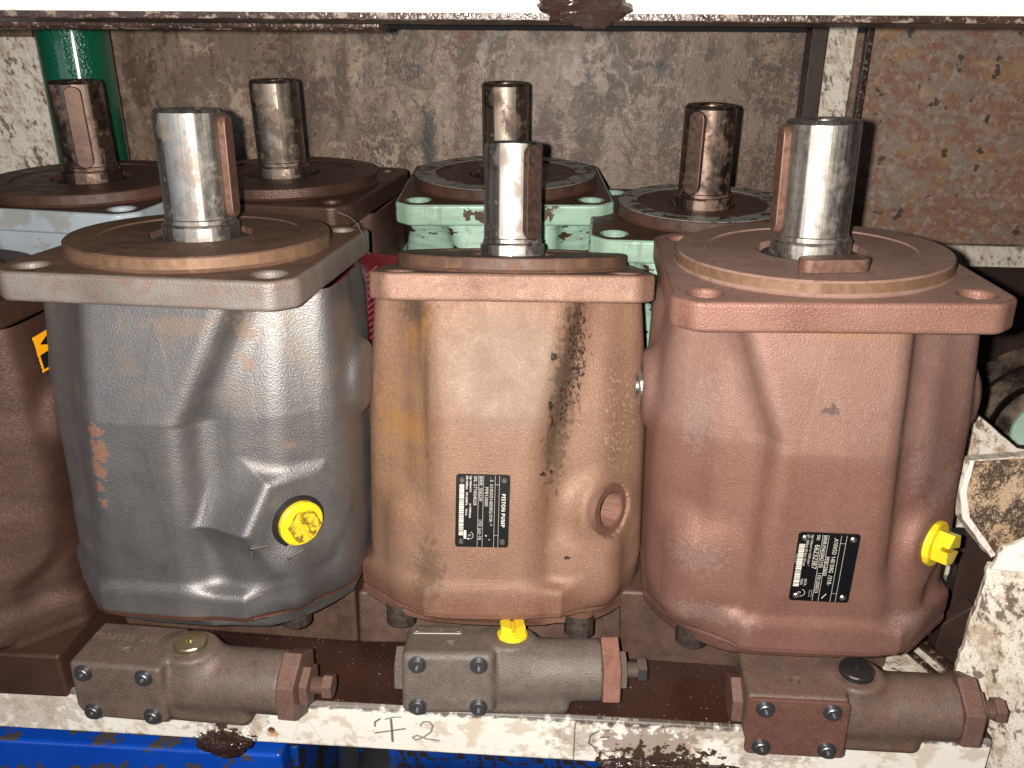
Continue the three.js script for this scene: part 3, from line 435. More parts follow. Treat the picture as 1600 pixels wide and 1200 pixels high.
function makePump(k) {
  const g = thing(k.name ?? 'piston_pump', k.label, 'hydraulic pump', [0, 0, 0], k.group), YB = k.base;          // group origin at the foot
  g.rotation.order = 'ZXY'; g.rotation.set(R(k.lean), R(k.yaw), R(k.roll));
  const off = new THREE.Vector3(0, -YB, 0).applyEuler(g.rotation); g.position.set(k.at[0] + off.x, k.at[1] + EYE + off.y, k.at[2] + off.z);
  const part = (name, geo, m, parent = g) => { const o = mesh(name, geo, m, parent); if (parent === g) o.position.y = YB; return o; };
  g.userData.YB = YB;
  if (k.stops) for (const x of [-1, 1]) { const o = part('stroke_stop', stopGeo, k.stops); o.position.set(x < 0 ? -(k.stopX ?? 0.1172) : 0.1172, YB - 0.102, 0.004); o.rotation.z = -x * Math.PI / 2; }
  part('mounting_flange', k.flangeGeo ?? flangeGeo, [k.top, k.side]);
  part('pilot_ring', k.pilotGeo ?? pilotGeo, k.pilotMat ?? k.top);
  part('shaft_seal', sealGeo, k.sealMat ?? M.recess);
  part('shaft', k.wide ? shaftWide : shaft45, k.shaft);
  if (k.key !== undefined) { const o = part('shaft_key', key14, k.keyMat ?? M.keyCopper), a = R(k.key), r = k.wide ? 0.0174 : 0.0164; o.rotation.y = a; o.position.set(Math.sin(a) * r, YB + 0.046 + (k.keyUp ?? 0), Math.cos(a) * r); }
  part('pump_casing', k.body, k.bodyMat);
  const p = k.plate ?? { x0: -0.125, x1: 0.105, z0: -0.09, z1: 0.05, m: k.bodyMat };
  part('port_plate', box(p.x0, p.x1, -YB, -0.272, p.z0, p.z1, 0.003), p.m);
  for (const [x, z] of k.bolts ?? []) { const o = part('casing_bolt', boltGeo, M.boltIron); o.position.x = x; o.position.z = z; }
  return g;
}
// ---- control valve: housing, socket screws, hexagon nuts, adjusting screw, plugs
const valveSDF = (o) => (x, y, z) => {
  let d = sdBox(x, y + 0.024, z + 0.0235, 0.0335 - o.r, 0.024 - o.r, 0.0235 - o.r, o.r);
  if (o.cut) d = smax(d, (-(x + 0.0335) - (y + 0.048) + 0.008) * 0.707, 0.004);
  const boss = sdCyl(Math.hypot(x - 0.044, z + 0.027), y + 0.017, 0.0185, 0.0172, 0.003);
  const spool = sdCyl(Math.hypot(y + 0.0265, z + 0.0275), x - 0.06, 0.0225, 0.052, 0.0015);
  d = smin(d, smin(boss, spool, 0.010), 0.005);
  d = smin(d, sdBox(x - 0.055, y + 0.040, z + 0.026, 0.035 - 0.008, 0.0135 - 0.006, 0.0175 - 0.006, 0.007), 0.004);
  d = Math.max(d, -sdCyl(Math.hypot(x - 0.001, z + 0.017), y, 0.0034, 0.006, 0.0003));
  return d;
};
const valveGeo = { a: netGeo(valveSDF({ r: 0.0035, cut: 1 }), [-0.037, -0.060, -0.056], [0.115, 0.004, 0.004], 0.00125), b: netGeo(valveSDF({ r: 0.0055 }), [-0.037, -0.060, -0.056], [0.115, 0.004, 0.004], 0.00125) };
const capScrew = lathe([[0.0066, 0], [0.0066, 0.0004], [0.0050, 0.0006], [0.0050, 0.0030], [0.0044, 0.0036], [0.0027, 0.0036], [0.0025, 0.0008], [0, 0.0005]], 28, 0.4).rotateX(Math.PI / 2);
const hexBig = hexPrism(0.0262, 0.013, 0.0012).rotateY(Math.PI / 2), hexLock = hexPrism(0.0150, 0.006, 0.0008).rotateY(Math.PI / 2), hexEnd = hexPrism(0.0088, 0.007, 0.0006).rotateY(Math.PI / 2);
const threadPts = [[0, 0]]; for (let i = 0; i < 14; i++) threadPts.push([0.0060, i * 0.0011], [0.0054, i * 0.0011 + 0.00055]); threadPts.push([0, 0.0155]);
const threadGeo = lathe(threadPts, 24, 0.3).rotateZ(-Math.PI / 2);
const discPlug = lathe([[0.0116, -0.002], [0.0116, 0.0036], [0.0110, 0.0044], [0.0032, 0.0044], [0.0030, 0.0012], [0, 0.0010]], 48, 0.4);
const plugCollar = lathe([[0.0135, -0.001], [0.0135, 0.0006], [0.0116, 0.0008]], 48);
function capGeo(rf, hf, rh, hh) {                                    // plastic plug: round flange, slotted hexagon head (axis +z)
  const fl = lathe([[0, 0], [rf, 0], [rf, hf - 0.0008], [rf - 0.0008, hf], [0, hf]], 48, 0.4).rotateX(Math.PI / 2), parts = [fl.index ? fl.toNonIndexed() : fl];
  const sw = 0.0014, hex = ngon(6, rh, Math.PI / 6);
  for (const s of [-1, 1]) {                                         // two halves leave the slot between them
    const pts = []; for (let i = 0; i < 6; i++) { const a = hex[i], b = hex[(i + 1) % 6]; if (s * a[0] > sw) pts.push(a); if ((s * a[0] > sw) !== (s * b[0] > sw)) { const t = (s * sw - a[0]) / (b[0] - a[0]); pts.push([s * sw, a[1] + t * (b[1] - a[1])]); } }
    parts.push(T(extrude(poly(pts), hh, 0.0006, 2), 0, 0, hf - 0.0003)); }
  parts.push(T(extrude(poly(hex), hh * 0.55, 0.0004, 1), 0, 0, hf - 0.0002).scale(0.96, 0.96, 1));
  return [parts.slice(0, 1), parts.slice(1)].map((w) => mergeGeometries(w.map((q) => { const c = q.clone(); c.clearGroups(); for (const n of Object.keys(c.attributes)) if (!['position', 'normal', 'uv'].includes(n)) c.deleteAttribute(n); return c; })));
}
const capBig = capGeo(0.0165, 0.0045, 0.0120, 0.0105), capSmall = capGeo(0.0114, 0.0030, 0.0104, 0.0078);
function addValve(g, k) {
  const v = new THREE.Group(); v.name = 'control_valve'; v.position.set(k.x, g.userData.YB - 0.278, k.z); if (k.yaw) v.rotation.y = R(k.yaw); g.add(v);
  const sub = (n, geo, m, x = 0, y = 0, z = 0) => { const o = mesh(n, geo, m, v); o.position.set(x, y, z); return o; };
  sub('valve_housing', k.geo, k.mat);
  const zf = k.cover ? 0.003 : 0;
  if (k.cover) sub('cover_plate', T(extrude((() => { const s = new THREE.Shape(), w = 0.0332, h = 0.0238, r = 0.004; s.moveTo(-w + r, -h); s.lineTo(w - r, -h); s.absarc(w - r, -h + r, r, -Math.PI / 2, 0); s.lineTo(w, h - r); s.absarc(w - r, h - r, r, 0, Math.PI / 2); s.lineTo(-w + r, h); s.absarc(-w + r, h - r, r, Math.PI / 2, Math.PI); s.lineTo(-w, -h + r); s.absarc(-w + r, -h + r, r, Math.PI, 1.5 * Math.PI); return s; })(), 0.003, 0.0007, 2), 0, -0.0243, 0.0001), k.cover);
  let i = 0; for (const y of [-0.0085, -0.0415]) for (const x of [-0.022, 0.022]) { const o = sub('cap_screw', capScrew, k.screws?.[i] ?? M.blackBolt, x + (k.skew ?? 0) * (y + 0.025), y, zf - 0.0003); o.rotation.z = i * 0.7; i++; }
  sub('hexagon_nut', hexBig, k.nut, 0.112, -0.0265, -0.0275); sub('lock_nut', hexLock, k.lock, 0.125, -0.0265, -0.0275);
  sub('adjusting_screw', threadGeo, k.lock, 0.1295, -0.0265, -0.0275); sub('adjusting_screw_head', hexEnd, k.tip, 0.1395, -0.0265, -0.0275);
  const ln = sub('end_plug', hexLock, k.left ?? k.lock, -0.0405, -0.0265, -0.0275); ln.scale.set(1.25, 1.15, 1.15);
  if (k.plug === 'cap') { for (const [i, n] of ['valve_plug_rim', 'valve_plug_head'].entries()) { const o = sub(n, capSmall[i], M.yellow, 0.046, 0.0002, -0.027); o.rotation.x = -Math.PI / 2; o.rotation.z = 0.1; } }
  else { sub('plug_washer', plugCollar, k.mat, 0.044, 0.0003, -0.026); const o = sub('valve_plug', discPlug, k.plug, 0.044, 0.0010, -0.026); o.rotation.y = 0.3; }
  if (k.under) { const o = sub('lower_plug', capSmall[0], M.yellow, 0.064, -0.0500, -0.022); o.rotation.x = Math.PI / 2; }
  return v;
}
function addPortPlug(g, port, mats, style) {
  const w = style.out ?? 0.0015, at = [port[0] + PN[0] * w, port[1] + g.userData.YB, port[2] + PN[2] * w];
  const c = new THREE.Group(); c.name = 'port_plug'; facing(c, at, PN); g.add(c);
  if (style.washer) mesh('sealing_washer', lathe([[0.006, 0], [0.0195, 0], [0.0200, 0.001], [0.0195, 0.0035], [0.006, 0.0035]], 48, 0.4).rotateX(Math.PI / 2), M.black, c);
  for (const [i, n] of ['plug_rim', 'plug_head'].entries()) { const o = mesh(n, capBig[i], mats[i], c); o.position.z = style.washer ? 0.0032 : 0.0; o.rotation.z = style.turn ?? 0; if (i && style.washer) o.scale.z = 0.75; } return c;
}
// ---- name plates
function plateMat(draw, name) {
  const W = 704, H = 500, cv = document.createElement('canvas'); cv.width = W; cv.height = H; const x = cv.getContext('2d');
  x.fillStyle = '#0b0b0d'; x.fillRect(0, 0, W, H); x.strokeStyle = x.fillStyle = '#d8d2c8'; draw(x, W, H);
  const t = new THREE.CanvasTexture(cv); t.colorSpace = THREE.SRGBColorSpace;
  return plain(name, [1, 1, 1], 0.42, 0, { map: t });
}
const bars = (x, x0, x1, y0, h, n) => { let p = x0, s = n; while (p < x1) { s = (s * 16807) % 2147483647; const w = 2 + (s % 9); x.fillRect(p, y0, Math.min(w * 1.5, x1 - p), h); p += w * 1.5 + 2 + ((s >> 5) % 3) * 1.5; } };
const rule = (x, x0, y0, x1, y1, w = 3) => { x.lineWidth = w; x.beginPath(); x.moveTo(x0, y0); x.lineTo(x1, y1); x.stroke(); };
const txt = (x, s, px, py, size, font = '', sx = 1) => { x.save(); x.translate(px, py); x.scale(sx, 1); x.font = font + ' ' + size + 'px sans-serif'; x.fillText(s, 0, 0); x.restore(); };
const arrow = (x, cx, cy, r) => { x.lineWidth = 4; x.beginPath(); x.arc(cx, cy, r, -2.9, 0.4); x.stroke(); x.beginPath(); x.moveTo(cx + r + 9, cy + 6); x.lineTo(cx + r - 12, cy + 10); x.lineTo(cx + r - 2, cy + 26); x.fill(); };
M.plateM = plateMat((x, W, H) => {
  txt(x, 'PISTON PUMP', 178, 74, 50, 'bold', 0.98); rule(x, 8, 98, W - 4, 98); rule(x, 8, 138, W - 4, 138); rule(x, 94, 98, 94, 138); rule(x, 584, 98, 584, 138);
  txt(x, '. 5  A10VSO140DRG/31R- *', 26, 186, 40, '', 0.98); txt(x, 'PPB12N00', 116, 230, 40); rule(x, 8, 246, W - 4, 246); rule(x, 8, 292, W - 4, 292);
  txt(x, 'MNR: 358229', 14, 284, 40); rule(x, 438, 246, 438, 292); txt(x, 'FD: Jun-16', 450, 284, 40); txt(x, 'SN: 271604628', 14, 336, 42);
  txt(x, 'Vg=140cm³/r', 14, 374, 26, 'bold'); txt(x, 'n=1500rpm', 280, 374, 26, 'bold'); txt(x, 'DR=280bar', 14, 408, 26, 'bold'); txt(x, 'FR=22MPa', 170, 408, 26, 'bold'); txt(x, 'China', 330, 408, 24, 'bold');
  bars(x, 96, 590, 424, 44, 77); arrow(x, 590, 366, 34); txt(x, 'G', 576, 378, 34); x.fillRect(540, 396, 82, 24); x.fillStyle = '#c7c0b4'; x.beginPath(); x.arc(590, 212, 8, 0, 7); x.fill(); x.beginPath(); x.arc(628, 180, 6, 0, 7); x.fill();
}, 'black name plate reading PISTON PUMP');
M.plateR = plateMat((x, W, H) => {
  rule(x, 18, 110, W - 8, 110); rule(x, 18, 154, W - 8, 154); rule(x, 96, 110, 96, 154); rule(x, 610, 110, 610, 154);
  txt(x, '.A10VSO 140 DRG  /31R-', 40, 206, 46, '', 0.98); txt(x, 'PPB12N00', 232, 252, 42); rule(x, 18, 254, W - 8, 254); rule(x, 18, 304, W - 8, 304);
  txt(x, 'MNR:PA6S842195', 20, 296, 42, '', 0.98); rule(x, 408, 254, 408, 304); txt(x, 'FD:20W23', 424, 296, 42); txt(x, 'SN:', 20, 350, 38); txt(x, '66232387', 118, 356, 56);
  txt(x, 'Vg=140cm³ n=1500 min⁻¹', 22, 396, 28); txt(x, 'ROTA-', 470, 396, 28); txt(x, 'DR=280bar FR=bar LR=xxx', 22, 430, 27); txt(x, 'TION', 470, 428, 28);
  bars(x, 118, 555, 436, 48, 1234); arrow(x, 618, 412, 36); txt(x, 'G', 604, 436, 36); x.lineWidth = 2; x.strokeRect(590, 318, 62, 22); txt(x, 'MADE IN CHINA', 220, 498, 13); rule(x, 618, 196, 668, 230, 7);
}, 'black name plate with serial number');
function addNamePlate(g, sdf, m, cx, cy, w, h, tilt, rivetMat) {
  const P = (x, y) => march(sdf, [x, y, 0.16], [0, 0, -1], 0.16), a = P(cx - w * 0.4, cy), b = P(cx + w * 0.4, cy), c = P(cx, cy - h * 0.4), d = P(cx, cy + h * 0.4);
  const n = n3(b).sub(n3(a)).cross(n3(d).sub(n3(c))).normalize(), mid = [0, 1, 2].map((i) => (a[i] + b[i] + c[i] + d[i]) / 4);
  const s = new THREE.Shape(), r = 0.0022, W = w / 2, H = h / 2; s.moveTo(-W + r, -H); s.lineTo(W - r, -H); s.absarc(W - r, -H + r, r, -Math.PI / 2, 0); s.lineTo(W, H - r); s.absarc(W - r, H - r, r, 0, Math.PI / 2); s.lineTo(-W + r, H); s.absarc(-W + r, H - r, r, Math.PI / 2, Math.PI); s.lineTo(-W, -H + r); s.absarc(-W + r, -H + r, r, Math.PI, 1.5 * Math.PI);
  const geo = extrude(s, 0.0009, 0.0002, 1, 6), p = geo.attributes.position, uv = geo.attributes.uv; for (let i = 0; i < p.count; i++) uv.setXY(i, (H - p.getY(i)) / h, (p.getX(i) + W) / w);    // reads downwards
  const o = mesh('name_plate', geo, m, g); facing(o, [mid[0] + n.x * 0.0006, mid[1] + g.userData.YB + n.y * 0.0006, mid[2] + n.z * 0.0006], [n.x, n.y, n.z]); o.rotateZ(R(tilt));
  const rv = lathe([[0.0022, 0], [0.0021, 0.0005], [0.0014, 0.0011], [0.0006, 0.0011], [0.0005, 0.0007], [0, 0.0007]], 16, 0.4).rotateX(Math.PI / 2);
  for (const sx of [-1, 1]) for (const sy of [-1, 1]) { const q = mesh('rivet', rv, rivetMat, o); q.position.set(sx * (W - 0.0043), sy * (H - 0.0043), 0.0009); }
  return o;
}

// ---------------------------------------------------------------- the three front pumps
const pl = makePump({ label: 'dark grey piston pump with yellow plug and scuffed painted casing, front left', at: [-0.2231, -0.1143, -0.5973], yaw: -5.55, lean: -0.62, roll: -0.93, base: 0.342, top: M.brownIron, side: M.greyCast, shaft: M.steel, sealMat: M.blackBolt, wide: 1, key: 92, body: bodyGeo.L, bodyMat: M.bodyL, plate: { x0: -0.105, x1: 0.100, z0: -0.09, z1: 0.010, m: M.plateIron }, bolts: [[0.068, 0.058]] });
addPortPlug(pl, [0.0765, -0.192, 0.0655], [M.yellow, M.yellowDirty], { washer: 1, turn: 0.4, out: 0.004 }).userData.label = 'scuffed yellow plug with broken hexagon';
addValve(pl, { x: -0.036, z: 0.133, geo: valveGeo.a, mat: M.valveL, nut: M.nutBrown, lock: M.nutBrown, tip: M.nutBrown, plug: M.brass, skew: -0.06 });
const pm = makePump({ label: 'tan rusted piston pump in the middle front with open threaded port', at: [0.0002, -0.1417, -0.6522], yaw: 0, lean: -9.82, roll: -0.75, base: 0.318, top: M.redIron, side: M.tanCast, pilotMat: M.brownIron, shaft: M.steel, key: 38, keyMat: M.keyDark, stops: M.nutBrown, body: bodyGeo.M, bodyMat: M.bodyM, plate: { x0: -0.122, x1: 0.102, z0: -0.07, z1: 0.038, m: M.plateIron }, bolts: [[0.055, 0.074], [-0.084, 0.06]] });
addNamePlate(pm, sdfM, M.plateM, -0.0195, -0.1812, 0.0388, 0.0555, -1, M.bareSteel);
addValve(pm, { x: -0.0425, z: 0.125, geo: valveGeo.b, mat: M.valveM, nut: M.nutPink, lock: M.valveM, tip: M.bareSteel, plug: 'cap', under: 1 });
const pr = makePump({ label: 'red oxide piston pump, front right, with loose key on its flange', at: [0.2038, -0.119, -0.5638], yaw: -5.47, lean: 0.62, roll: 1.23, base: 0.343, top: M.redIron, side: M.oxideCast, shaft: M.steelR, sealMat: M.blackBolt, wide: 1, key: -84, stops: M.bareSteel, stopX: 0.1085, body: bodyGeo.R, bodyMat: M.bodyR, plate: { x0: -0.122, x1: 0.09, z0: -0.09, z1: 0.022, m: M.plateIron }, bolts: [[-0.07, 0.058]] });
addPortPlug(pr, [0.0860, -0.190, 0.0640], [M.yellow, M.yellow], { turn: 1.2 });
addNamePlate(pr, sdfR, M.plateR, 0.0087, -0.1945, 0.0392, 0.0550, -1, M.bareSteel);
addValve(pr, { x: -0.005, z: 0.124, geo: valveGeo.a, mat: M.valveR, cover: M.coverR, nut: M.nutBrown, lock: M.nutBrown, tip: M.nutBrown, plug: M.black });
// pilot edges show bare, burnished metal: a thin band of its own
for (const p of [pl, pr]) { const o = mesh('pilot_edge', lathe([[0.0903, -0.0076], [0.0904, -0.0012]], 128), M.rustRim, p); o.position.y = p.userData.YB; }
{ // the open port of the middle pump: spot face and threads
  const pts = []; for (let i = 0; i < 14; i++) pts.push([0.0131, -i * 0.0015], [0.0120, -i * 0.0015 - 0.00075]); pts.push([0.0120, -0.022], [0, -0.022]);
  const at = (w) => [0.0725 + PN[0] * w, -0.188 + pm.userData.YB, 0.0665 + PN[2] * w];
  facing(mesh('port_thread', lathe(pts, 40, 0.3).rotateX(Math.PI / 2), M.nutPink, pm), at(0.0050), PN);
  facing(mesh('port_face', lathe([[0.0215, -0.003], [0.0205, 0.0010], [0.0200, 0.0014], [0.0146, 0.0014], [0.0131, 0.0002], [0.0131, -0.003]], 56, 0.3).rotateX(Math.PI / 2), M.tanFace, pm), at(0.0045), PN); }
{ // marks cast in the skin under the port of the left pump
  const stroke = (w, h) => rbox(w, h, 0.003, 0.0007), geo = mergeGeometries([stroke(0.013, 0.0026), T(stroke(0.0026, 0.009), -0.0052, -0.0035, 0)]);
  for (const [d, a] of [[[-0.3779, -0.541, -0.8341], -4], [[-0.3338, -0.5475, -0.8357], 14]]) { const q = march(sdfL, [0.2781 + d[0] * 0.45, 0.1114 + d[1] * 0.45, 0.5743 + d[2] * 0.45], d, 0.3, 120); const e = 0.002, n = [0, 1, 2].map((k) => { const p = q.slice(), m = q.slice(); p[k] += e; m[k] -= e; return sdfL(...p) - sdfL(...m); }); const o = mesh('cast_mark', geo, M.bodyLTile, pl); facing(o, [q[0], q[1] + pl.userData.YB, q[2]], n); o.rotateZ(R(a)); } }
{ // stamped digits on the left valve, riveted strip on the middle valve
  const font = await new FontLoader().loadAsync('fonts/droid/droid_sans_mono_regular.typeface.json');
  const digits = (t, size, depth) => { const g = new TextGeometry(t, { font, size, depth, curveSegments: 3, bevelEnabled: false }); g.computeBoundingBox(); g.translate(-(g.boundingBox.min.x + g.boundingBox.max.x) / 2, -size / 2, 0); return boxUV(g).rotateX(-Math.PI / 2); };
  const v = pl.getObjectByName('control_valve'), t = mesh('stamped_digits', digits('7092555 20E5', 0.0056, 0.0004), M.digit, v); t.position.set(-0.004, -0.0001, -0.030);
  const w = pm.getObjectByName('control_valve'), st = mesh('type_strip', T(rbox(0.036, 0.0010, 0.0075, 0.0005), -0.010, 0.0004, -0.0325), M.strip, w); mesh('strip_digits', T(digits('7750015 00877', 0.0030, 0.0002), -0.010, 0.0009, -0.0325), M.steelDark, w);
  for (const x of [-0.0255, 0.0055]) { const q = mesh('strip_rivet', lathe([[0.0016, 0], [0.0014, 0.0006], [0, 0.0009]], 16), M.bareSteel, w); q.position.set(x, 0.0009, -0.0325); } }
// loose key lying on the right pump's flange
const lk = keyGeo(0.014, 0.0425, 0.0085).rotateX(-Math.PI / 2).rotateY(Math.PI / 2); { const o = thing('loose_key', 'short copper brown shaft key lying loose before the bright right shaft', 'shaft key'); mesh('key_bar', lk, M.keyCopper, o); const e = pr.rotation; const v = new THREE.Vector3(-0.0015, 0.0002, 0.066).applyEuler(e); o.position.set(0.2038 + v.x, -0.119 + EYE + v.y, -0.5638 + v.z); o.rotation.copy(e); o.rotateY(R(4)); }

// ---------------------------------------------------------------- pumps behind and beside
const gB = undefined;
makePump({ label: 'pump with pale blue body and dark rusty flange, back left by the green pipe', at: [-0.391, -0.100, -0.793], yaw: -10, lean: 3, roll: -0.5, base: 0.358, top: M.darkIron, side: M.paleBlue, pilotMat: M.darkIron, shaft: M.steelRust, key: 28, keyMat: M.keyDark, body: bodyGeo.B, bodyMat: M.paleBlue, plate: { x0: -0.1, x1: 0.1, z0: -0.09, z1: 0.05, m: M.paleBlue } });
makePump({ label: 'brown primed pump without key, second from left in the back row', at: [-0.222, -0.100, -0.827], yaw: -10, lean: 3, roll: 0, base: 0.358, top: M.brownPaint, side: M.brownPaint, shaft: M.steelB, body: bodyGeo.B, bodyMat: M.brownPaint, plate: { x0: -0.1, x1: 0.1, z0: -0.09, z1: 0.05, m: M.brownPaint } });
const pb3 = makePump({ label: 'mint green pump with pale flange ring behind the middle pump', at: [-0.0065, -0.103, -0.848], yaw: 0, lean: 4, roll: 0, base: 0.355, top: M.darkIron, side: M.mint, shaft: M.steelB, body: bodyGeo.B, bodyMat: M.mint, plate: { x0: -0.1, x1: 0.1, z0: -0.09, z1: 0.05, m: M.mint } });
const smallPilot = pilotGeo.clone().scale(0.84, 1, 0.84);
const pb4 = makePump({ label: 'mint green pump with grey ringed dark flange, right of the back row', at: [0.172, -0.119, -0.760], yaw: -6, lean: 4, roll: 0, base: 0.339, top: M.darkIron, side: M.mint, pilotGeo: smallPilot, shaft: M.steelRust, key: -32, keyMat: M.keyDark, body: bodyGeo.B, bodyMat: M.mint, plate: { x0: -0.1, x1: 0.1, z0: -0.09, z1: 0.05, m: M.mint } });
M.ring = tileMat('worn pale grey flange ring', 512, 0.2, (u, v) => { const a = nA(u, v), b = nB(u * 2, v * 2); return { c: mixc(mixc([0.20, 0.20, 0.18], [0.30, 0.31, 0.28], a), [0.06, 0.03, 0.024], sstep(0.56, 0.66, b)), r: 0.45 }; }, { bump: 0.0001 });
for (const [p, s] of [[pb3, 1], [pb4, 0.84]]) { const o = mesh('flange_ring', lathe([[0.0895 * s, 0.0002], [0.0895 * s, 0.0007], [0.0693 * s, 0.0007], [0.0693 * s, 0.0002]], 96), M.ring, p); o.position.y = p.userData.YB; }
const pn = makePump({ label: 'brown primed pump with yellow warning sticker, cut off at the left edge', at: [-0.452, -0.146, -0.600], yaw: -4, lean: 0, roll: 0, base: 0.312, top: M.brownPaint, side: M.brownPaint, shaft: M.steelRust, body: bodyGeo.B, bodyMat: M.brownPaint, plate: { x0: -0.116, x1: 0.116, z0: -0.11, z1: 0.083, m: M.brownPaint } });
{ // warning sticker on the side of that pump
  const cv = document.createElement('canvas'); cv.width = cv.height = 128; const x = cv.getContext('2d'); x.fillStyle = '#f2a818'; x.fillRect(0, 0, 128, 128); x.fillStyle = '#15110d'; x.beginPath(); x.moveTo(20, 34); x.lineTo(70, 10); x.lineTo(128, 10); x.lineTo(128, 60); x.lineTo(70, 58); x.fill(); x.fillRect(8, 68, 120, 52); x.fillStyle = '#e8e0d0'; for (let i = 0; i < 3; i++) x.fillRect(40, 82 + i * 12, 70, 4); x.fillStyle = '#f2a818'; x.fillRect(84, 26, 8, 22);
  const t = new THREE.CanvasTexture(cv); t.colorSpace = THREE.SRGBColorSpace;
  const o = mesh('warning_sticker', new RoundedBoxGeometry(0.032, 0.028, 0.0006, 1, 0.0002), plain('warning sticker print', [1, 1, 1], 0.35, 0, { map: t }), pn); facing(o, [0.1105, 0.312 - 0.052, 0.006], [1, 0, 0.10]); o.rotateZ(R(6)); }

// ---------------------------------------------------------------- other things round the pumps
M.green = plain('glossy green paint', [0.004, 0.10, 0.052], 0.22, 0, { clearcoat: 0.6, clearcoatRoughness: 0.12, bumpMap: rep(castBump, 2.2, 7), bumpScale: 0.0009 });
{ const o = thing('green_pipe', 'glossy green painted upright pipe in the back left corner', 'pipe', [-0.466, 0, -0.955]); mesh('pipe_wall', new THREE.CylinderGeometry(0.036, 0.036, 0.494, 48).translate(0, 0.248, 0), M.green, o); }
// maroon card pinched between the pumps, and its wire
{ const o = thing('maroon_tag', 'maroon card tag with pale hatching pinched beside the middle pump', 'tag', [-0.118, 0.24, -0.655]);
  const cv = document.createElement('canvas'); cv.width = cv.height = 256; const x = cv.getContext('2d'); x.fillStyle = '#43040e'; x.fillRect(0, 0, 256, 256); x.strokeStyle = '#7d3a44'; x.lineWidth = 3; for (let i = 0; i < 16; i++) { x.beginPath(); x.moveTo(40, 70 + i * 11 + (i % 5 ? 0 : 6)); x.lineTo(150, 20 + i * 11); x.stroke(); }
  const t = new THREE.CanvasTexture(cv); t.colorSpace = THREE.SRGBColorSpace; const card = mesh('card', new RoundedBoxGeometry(0.075, 0.13, 0.0008, 1, 0.0003), plain('maroon printed card', [1, 1, 1], 0.4, 0, { map: t }), o); card.position.y = 0.01; card.rotation.set(R(-6), R(-18), R(-4));
  const c = new THREE.CatmullRomCurve3([[0.004, 0.074, 0.0], [0.000, 0.092, 0.004], [-0.006, 0.104, 0.008], [-0.016, 0.110, 0.012]].map((p) => n3(p))); mesh('tie_wire', new THREE.TubeGeometry(c, 24, 0.0006, 6), M.bareSteel, o); }
// oily pump lying on its back behind the right pump
M.oily = tileMat('oily black machined steel', 512, 0.2, (u, v) => { const a = nA(u * 2, v * 0.5), b = nB(u, v); return { c: mixc([0.025, 0.018, 0.015], [0.12, 0.085, 0.062], sstep(0.3, 0.8, 0.5 * a + 0.5 * b)), r: 0.16 + 0.2 * b, m: 0.75 }; }, { bump: 0.0001, metal: 1 });
{ const o = thing('oily_pump', 'oily black pump lying with round flange up, behind the right edge', 'hydraulic pump', [0.527, 0.114, -0.73]); o.rotation.order = 'YXZ'; o.rotation.set(R(62), R(-40), 0);
  mesh('round_flange', lathe([[0.097, -0.018], [0.101, -0.016], [0.101, -0.002], [0.099, 0], [0.081, 0], [0.079, 0.003], [0.078, 0.009], [0.075, 0.011], [0.059, 0.011], [0.057, 0.009], [0.054, 0.002], [0.03, 0.002], [0, 0.002]], 96), M.oily, o);
  for (let i = 0; i < 6; i++) { const a = i * Math.PI / 3 + 0.9, b = mesh('bolt_hole', lathe([[0.0085, 0.0006], [0.0065, 0.001], [0.006, -0.001], [0, -0.001]], 20), M.recess, o); b.position.set(Math.sin(a) * 0.09, 0.0004, Math.cos(a) * 0.09); }
  mesh('mint_cover', lathe([[0.038, 0.002], [0.038, 0.016], [0.036, 0.018], [0, 0.019]], 64), M.mint, o); mesh('pump_casing', lathe([[0, -0.13], [0.07, -0.12], [0.08, -0.08], [0.084, -0.018], [0.095, -0.0181]], 48), M.mint, o); }
// frame members at the right
const ragged = (pts, a = 0.0011) => pts.flatMap((p, i) => { const q = pts[(i + 1) % pts.length], n = Math.max(1, Math.round(Math.hypot(q[0] - p[0], q[1] - p[1]) / 0.006)); return Array.from({ length: n }, (_, k) => [lerp(p[0], q[0], k / n) + (k ? (rnd() - 0.5) * 2 * a : 0), lerp(p[1], q[1], k / n) + (k ? (rnd() - 0.5) * 2 * a : 0)]); });
const slab = (pts, t, cap, edge) => { if (cap !== M.steelDark) pts = ragged(pts, t < 0.004 ? 0.0005 : 0.0008); const g = extrude(poly(pts), t, Math.min(0.001, t / 4), 2); return [g, [cap, edge]]; };
{ const o = thing('right_upright', 'broad grimy cream steel upright along the right edge, beside the bright shaft pump', 'rack post', [0.33, 0, -0.49]); o.rotation.y = R(-14);
  mesh('upright_web', ...slab([[0.0, 0.133], [0.12, 0.140], [0.12, -0.14], [0.026, -0.14], [-0.004, 0.008], [-0.006, 0.032]], 0.006, M.creamGrime, M.creamGrime), o).position.z = -0.006;
  mesh('welded_patch', ...slab([[0.0, 0.1315], [0.004, 0.150], [0.028, 0.165], [0.030, 0.176], [0.12, 0.178], [0.12, 0.134]], 0.005, M.beamWhite, M.creamGrime), o).position.z = -0.001; }
{ const o = thing('stained_bracket', 'burnt brown stained bracket plate with bare white edge above the right upright', 'bracket', [0.326, 0.1, -0.535]); o.rotation.set(R(-8), R(6), 0);
  mesh('bracket_plate', ...slab([[0.0, 0.090], [0.07, 0.092], [0.08, 0.0], [0.028, 0.015], [0.002, 0.046], [-0.003, 0.067]], 0.012, M.creamDark, M.creamGrime), o);
  mesh('bare_edge', ...slab([[0.0015, 0.0905], [0.004, 0.0905], [0.001, 0.067], [0.006, 0.047], [0.031, 0.016], [0.0272, 0.0142], [0.001, 0.0455], [-0.004, 0.0675]], 0.0025, M.beamWhite, M.beamWhite), o).position.z = 0.0115; }
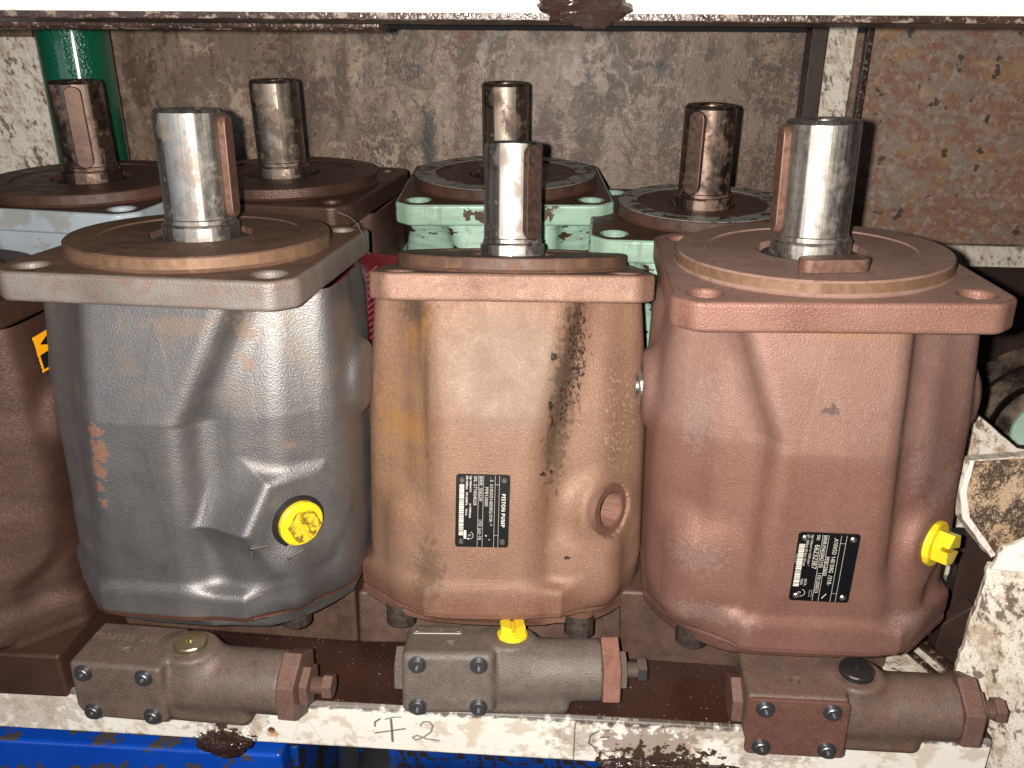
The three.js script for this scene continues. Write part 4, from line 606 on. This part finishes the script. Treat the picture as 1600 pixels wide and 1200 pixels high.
{ const o = thing('diagonal_brace', 'pale grimy flat brace with slanting top edge behind the stained bracket', 'brace', [0.35, 0.1, -0.60]);
  mesh('flat_bar', ...slab([[-0.004, 0.118], [0.010, 0.105], [0.049, 0.074], [0.09, 0.070], [0.09, 0.0], [0.012, 0.0], [0.0, 0.06]], 0.007, M.creamGrime, M.steelDark), o); }
{ const o = thing('dark_strut', 'dark brown strut plates standing between right pump and cream upright', 'strut', [0.365, 0, -0.575]);
  mesh('leaning_plate', ...slab([[-0.014, 0.004], [-0.012, 0.028], [0.010, 0.045], [0.018, 0.034], [0.012, -0.018], [-0.006, -0.012]], 0.012, M.steelDark, M.steelDark), o);
  const b = mesh('upright_strip', ...slab([[0.012, 0.105], [0.05, 0.095], [0.05, 0.0], [0.012, 0.0]], 0.008, M.steelDark, M.steelDark), o); b.position.z = -0.03; const c = mesh('pale_strip', ...slab([[-0.016, 0.075], [0.012, 0.07], [0.012, 0.0], [-0.016, 0.0]], 0.006, M.creamGrime, M.steelDark), o); c.position.z = -0.04; }
{ const o = thing('floor_flat', 'short pale flat bar with dark greasy stripes lying on the shelf by the right pump', 'flat bar', [0.315, 0.001, -0.552]); o.rotation.y = R(18); mesh('bar', box(-0.022, 0.030, 0, 0.006, -0.05, 0.05), M.creamGrime, o); mesh('greasy_stripe', box(0.006, 0.012, 0.0062, 0.009, -0.048, 0.048), M.greasyBar, o); mesh('greasy_stripe', box(0.021, 0.029, 0.0062, 0.010, -0.048, 0.048), M.greasyBar, o); }
// blue machines on the shelf below
M.blue = tileMat('chipped bright blue paint', 768, 0.3, (u, v) => { const a = nA(u, v), b = nB(u * 1.2, v * 1.2), chip = sstep(0.615, 0.622, b * 0.8 + nC(u, v) * 0.2); return { c: mixc(mixc([0.003, 0.055, 0.42], [0.006, 0.075, 0.50], a), [0.07, 0.055, 0.05], chip), r: lerp(0.3, 0.6, chip) }; }, { bump: 0.0002 });
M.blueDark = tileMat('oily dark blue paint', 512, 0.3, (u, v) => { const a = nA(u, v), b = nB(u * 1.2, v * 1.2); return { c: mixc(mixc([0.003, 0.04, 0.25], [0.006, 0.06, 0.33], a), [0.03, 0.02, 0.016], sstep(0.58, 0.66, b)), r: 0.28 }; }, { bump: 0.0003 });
{ const o = thing('blue_machine', 'bright blue painted machine with chipped paint under the shelf lip at left', 'machine', [-0.31, -0.25, -0.60]); o.rotation.y = R(-4); mesh('blue_casing', box(-0.15, 0.12, 0, 0.165, -0.10, 0.055, 0.004), M.blue, o); mesh('blue_rib', box(0.121, 0.129, 0, 0.16, -0.06, 0.04, 0.003), M.blueDark, o); mesh('top_edge', box(-0.15, 0.10, 0.1655, 0.19, -0.09, 0.02, 0.004), M.blue, o); }
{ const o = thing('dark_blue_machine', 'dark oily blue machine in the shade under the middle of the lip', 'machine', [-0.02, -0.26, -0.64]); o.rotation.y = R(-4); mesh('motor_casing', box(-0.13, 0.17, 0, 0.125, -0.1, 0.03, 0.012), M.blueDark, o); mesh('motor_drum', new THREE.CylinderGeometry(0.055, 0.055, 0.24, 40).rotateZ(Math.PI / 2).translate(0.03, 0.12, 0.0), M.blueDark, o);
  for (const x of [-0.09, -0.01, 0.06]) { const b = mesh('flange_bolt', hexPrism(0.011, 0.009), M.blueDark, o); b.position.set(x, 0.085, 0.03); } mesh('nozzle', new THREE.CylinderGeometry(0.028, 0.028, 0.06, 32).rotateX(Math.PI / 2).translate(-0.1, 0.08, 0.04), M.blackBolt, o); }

renderer.render(scene, camera);
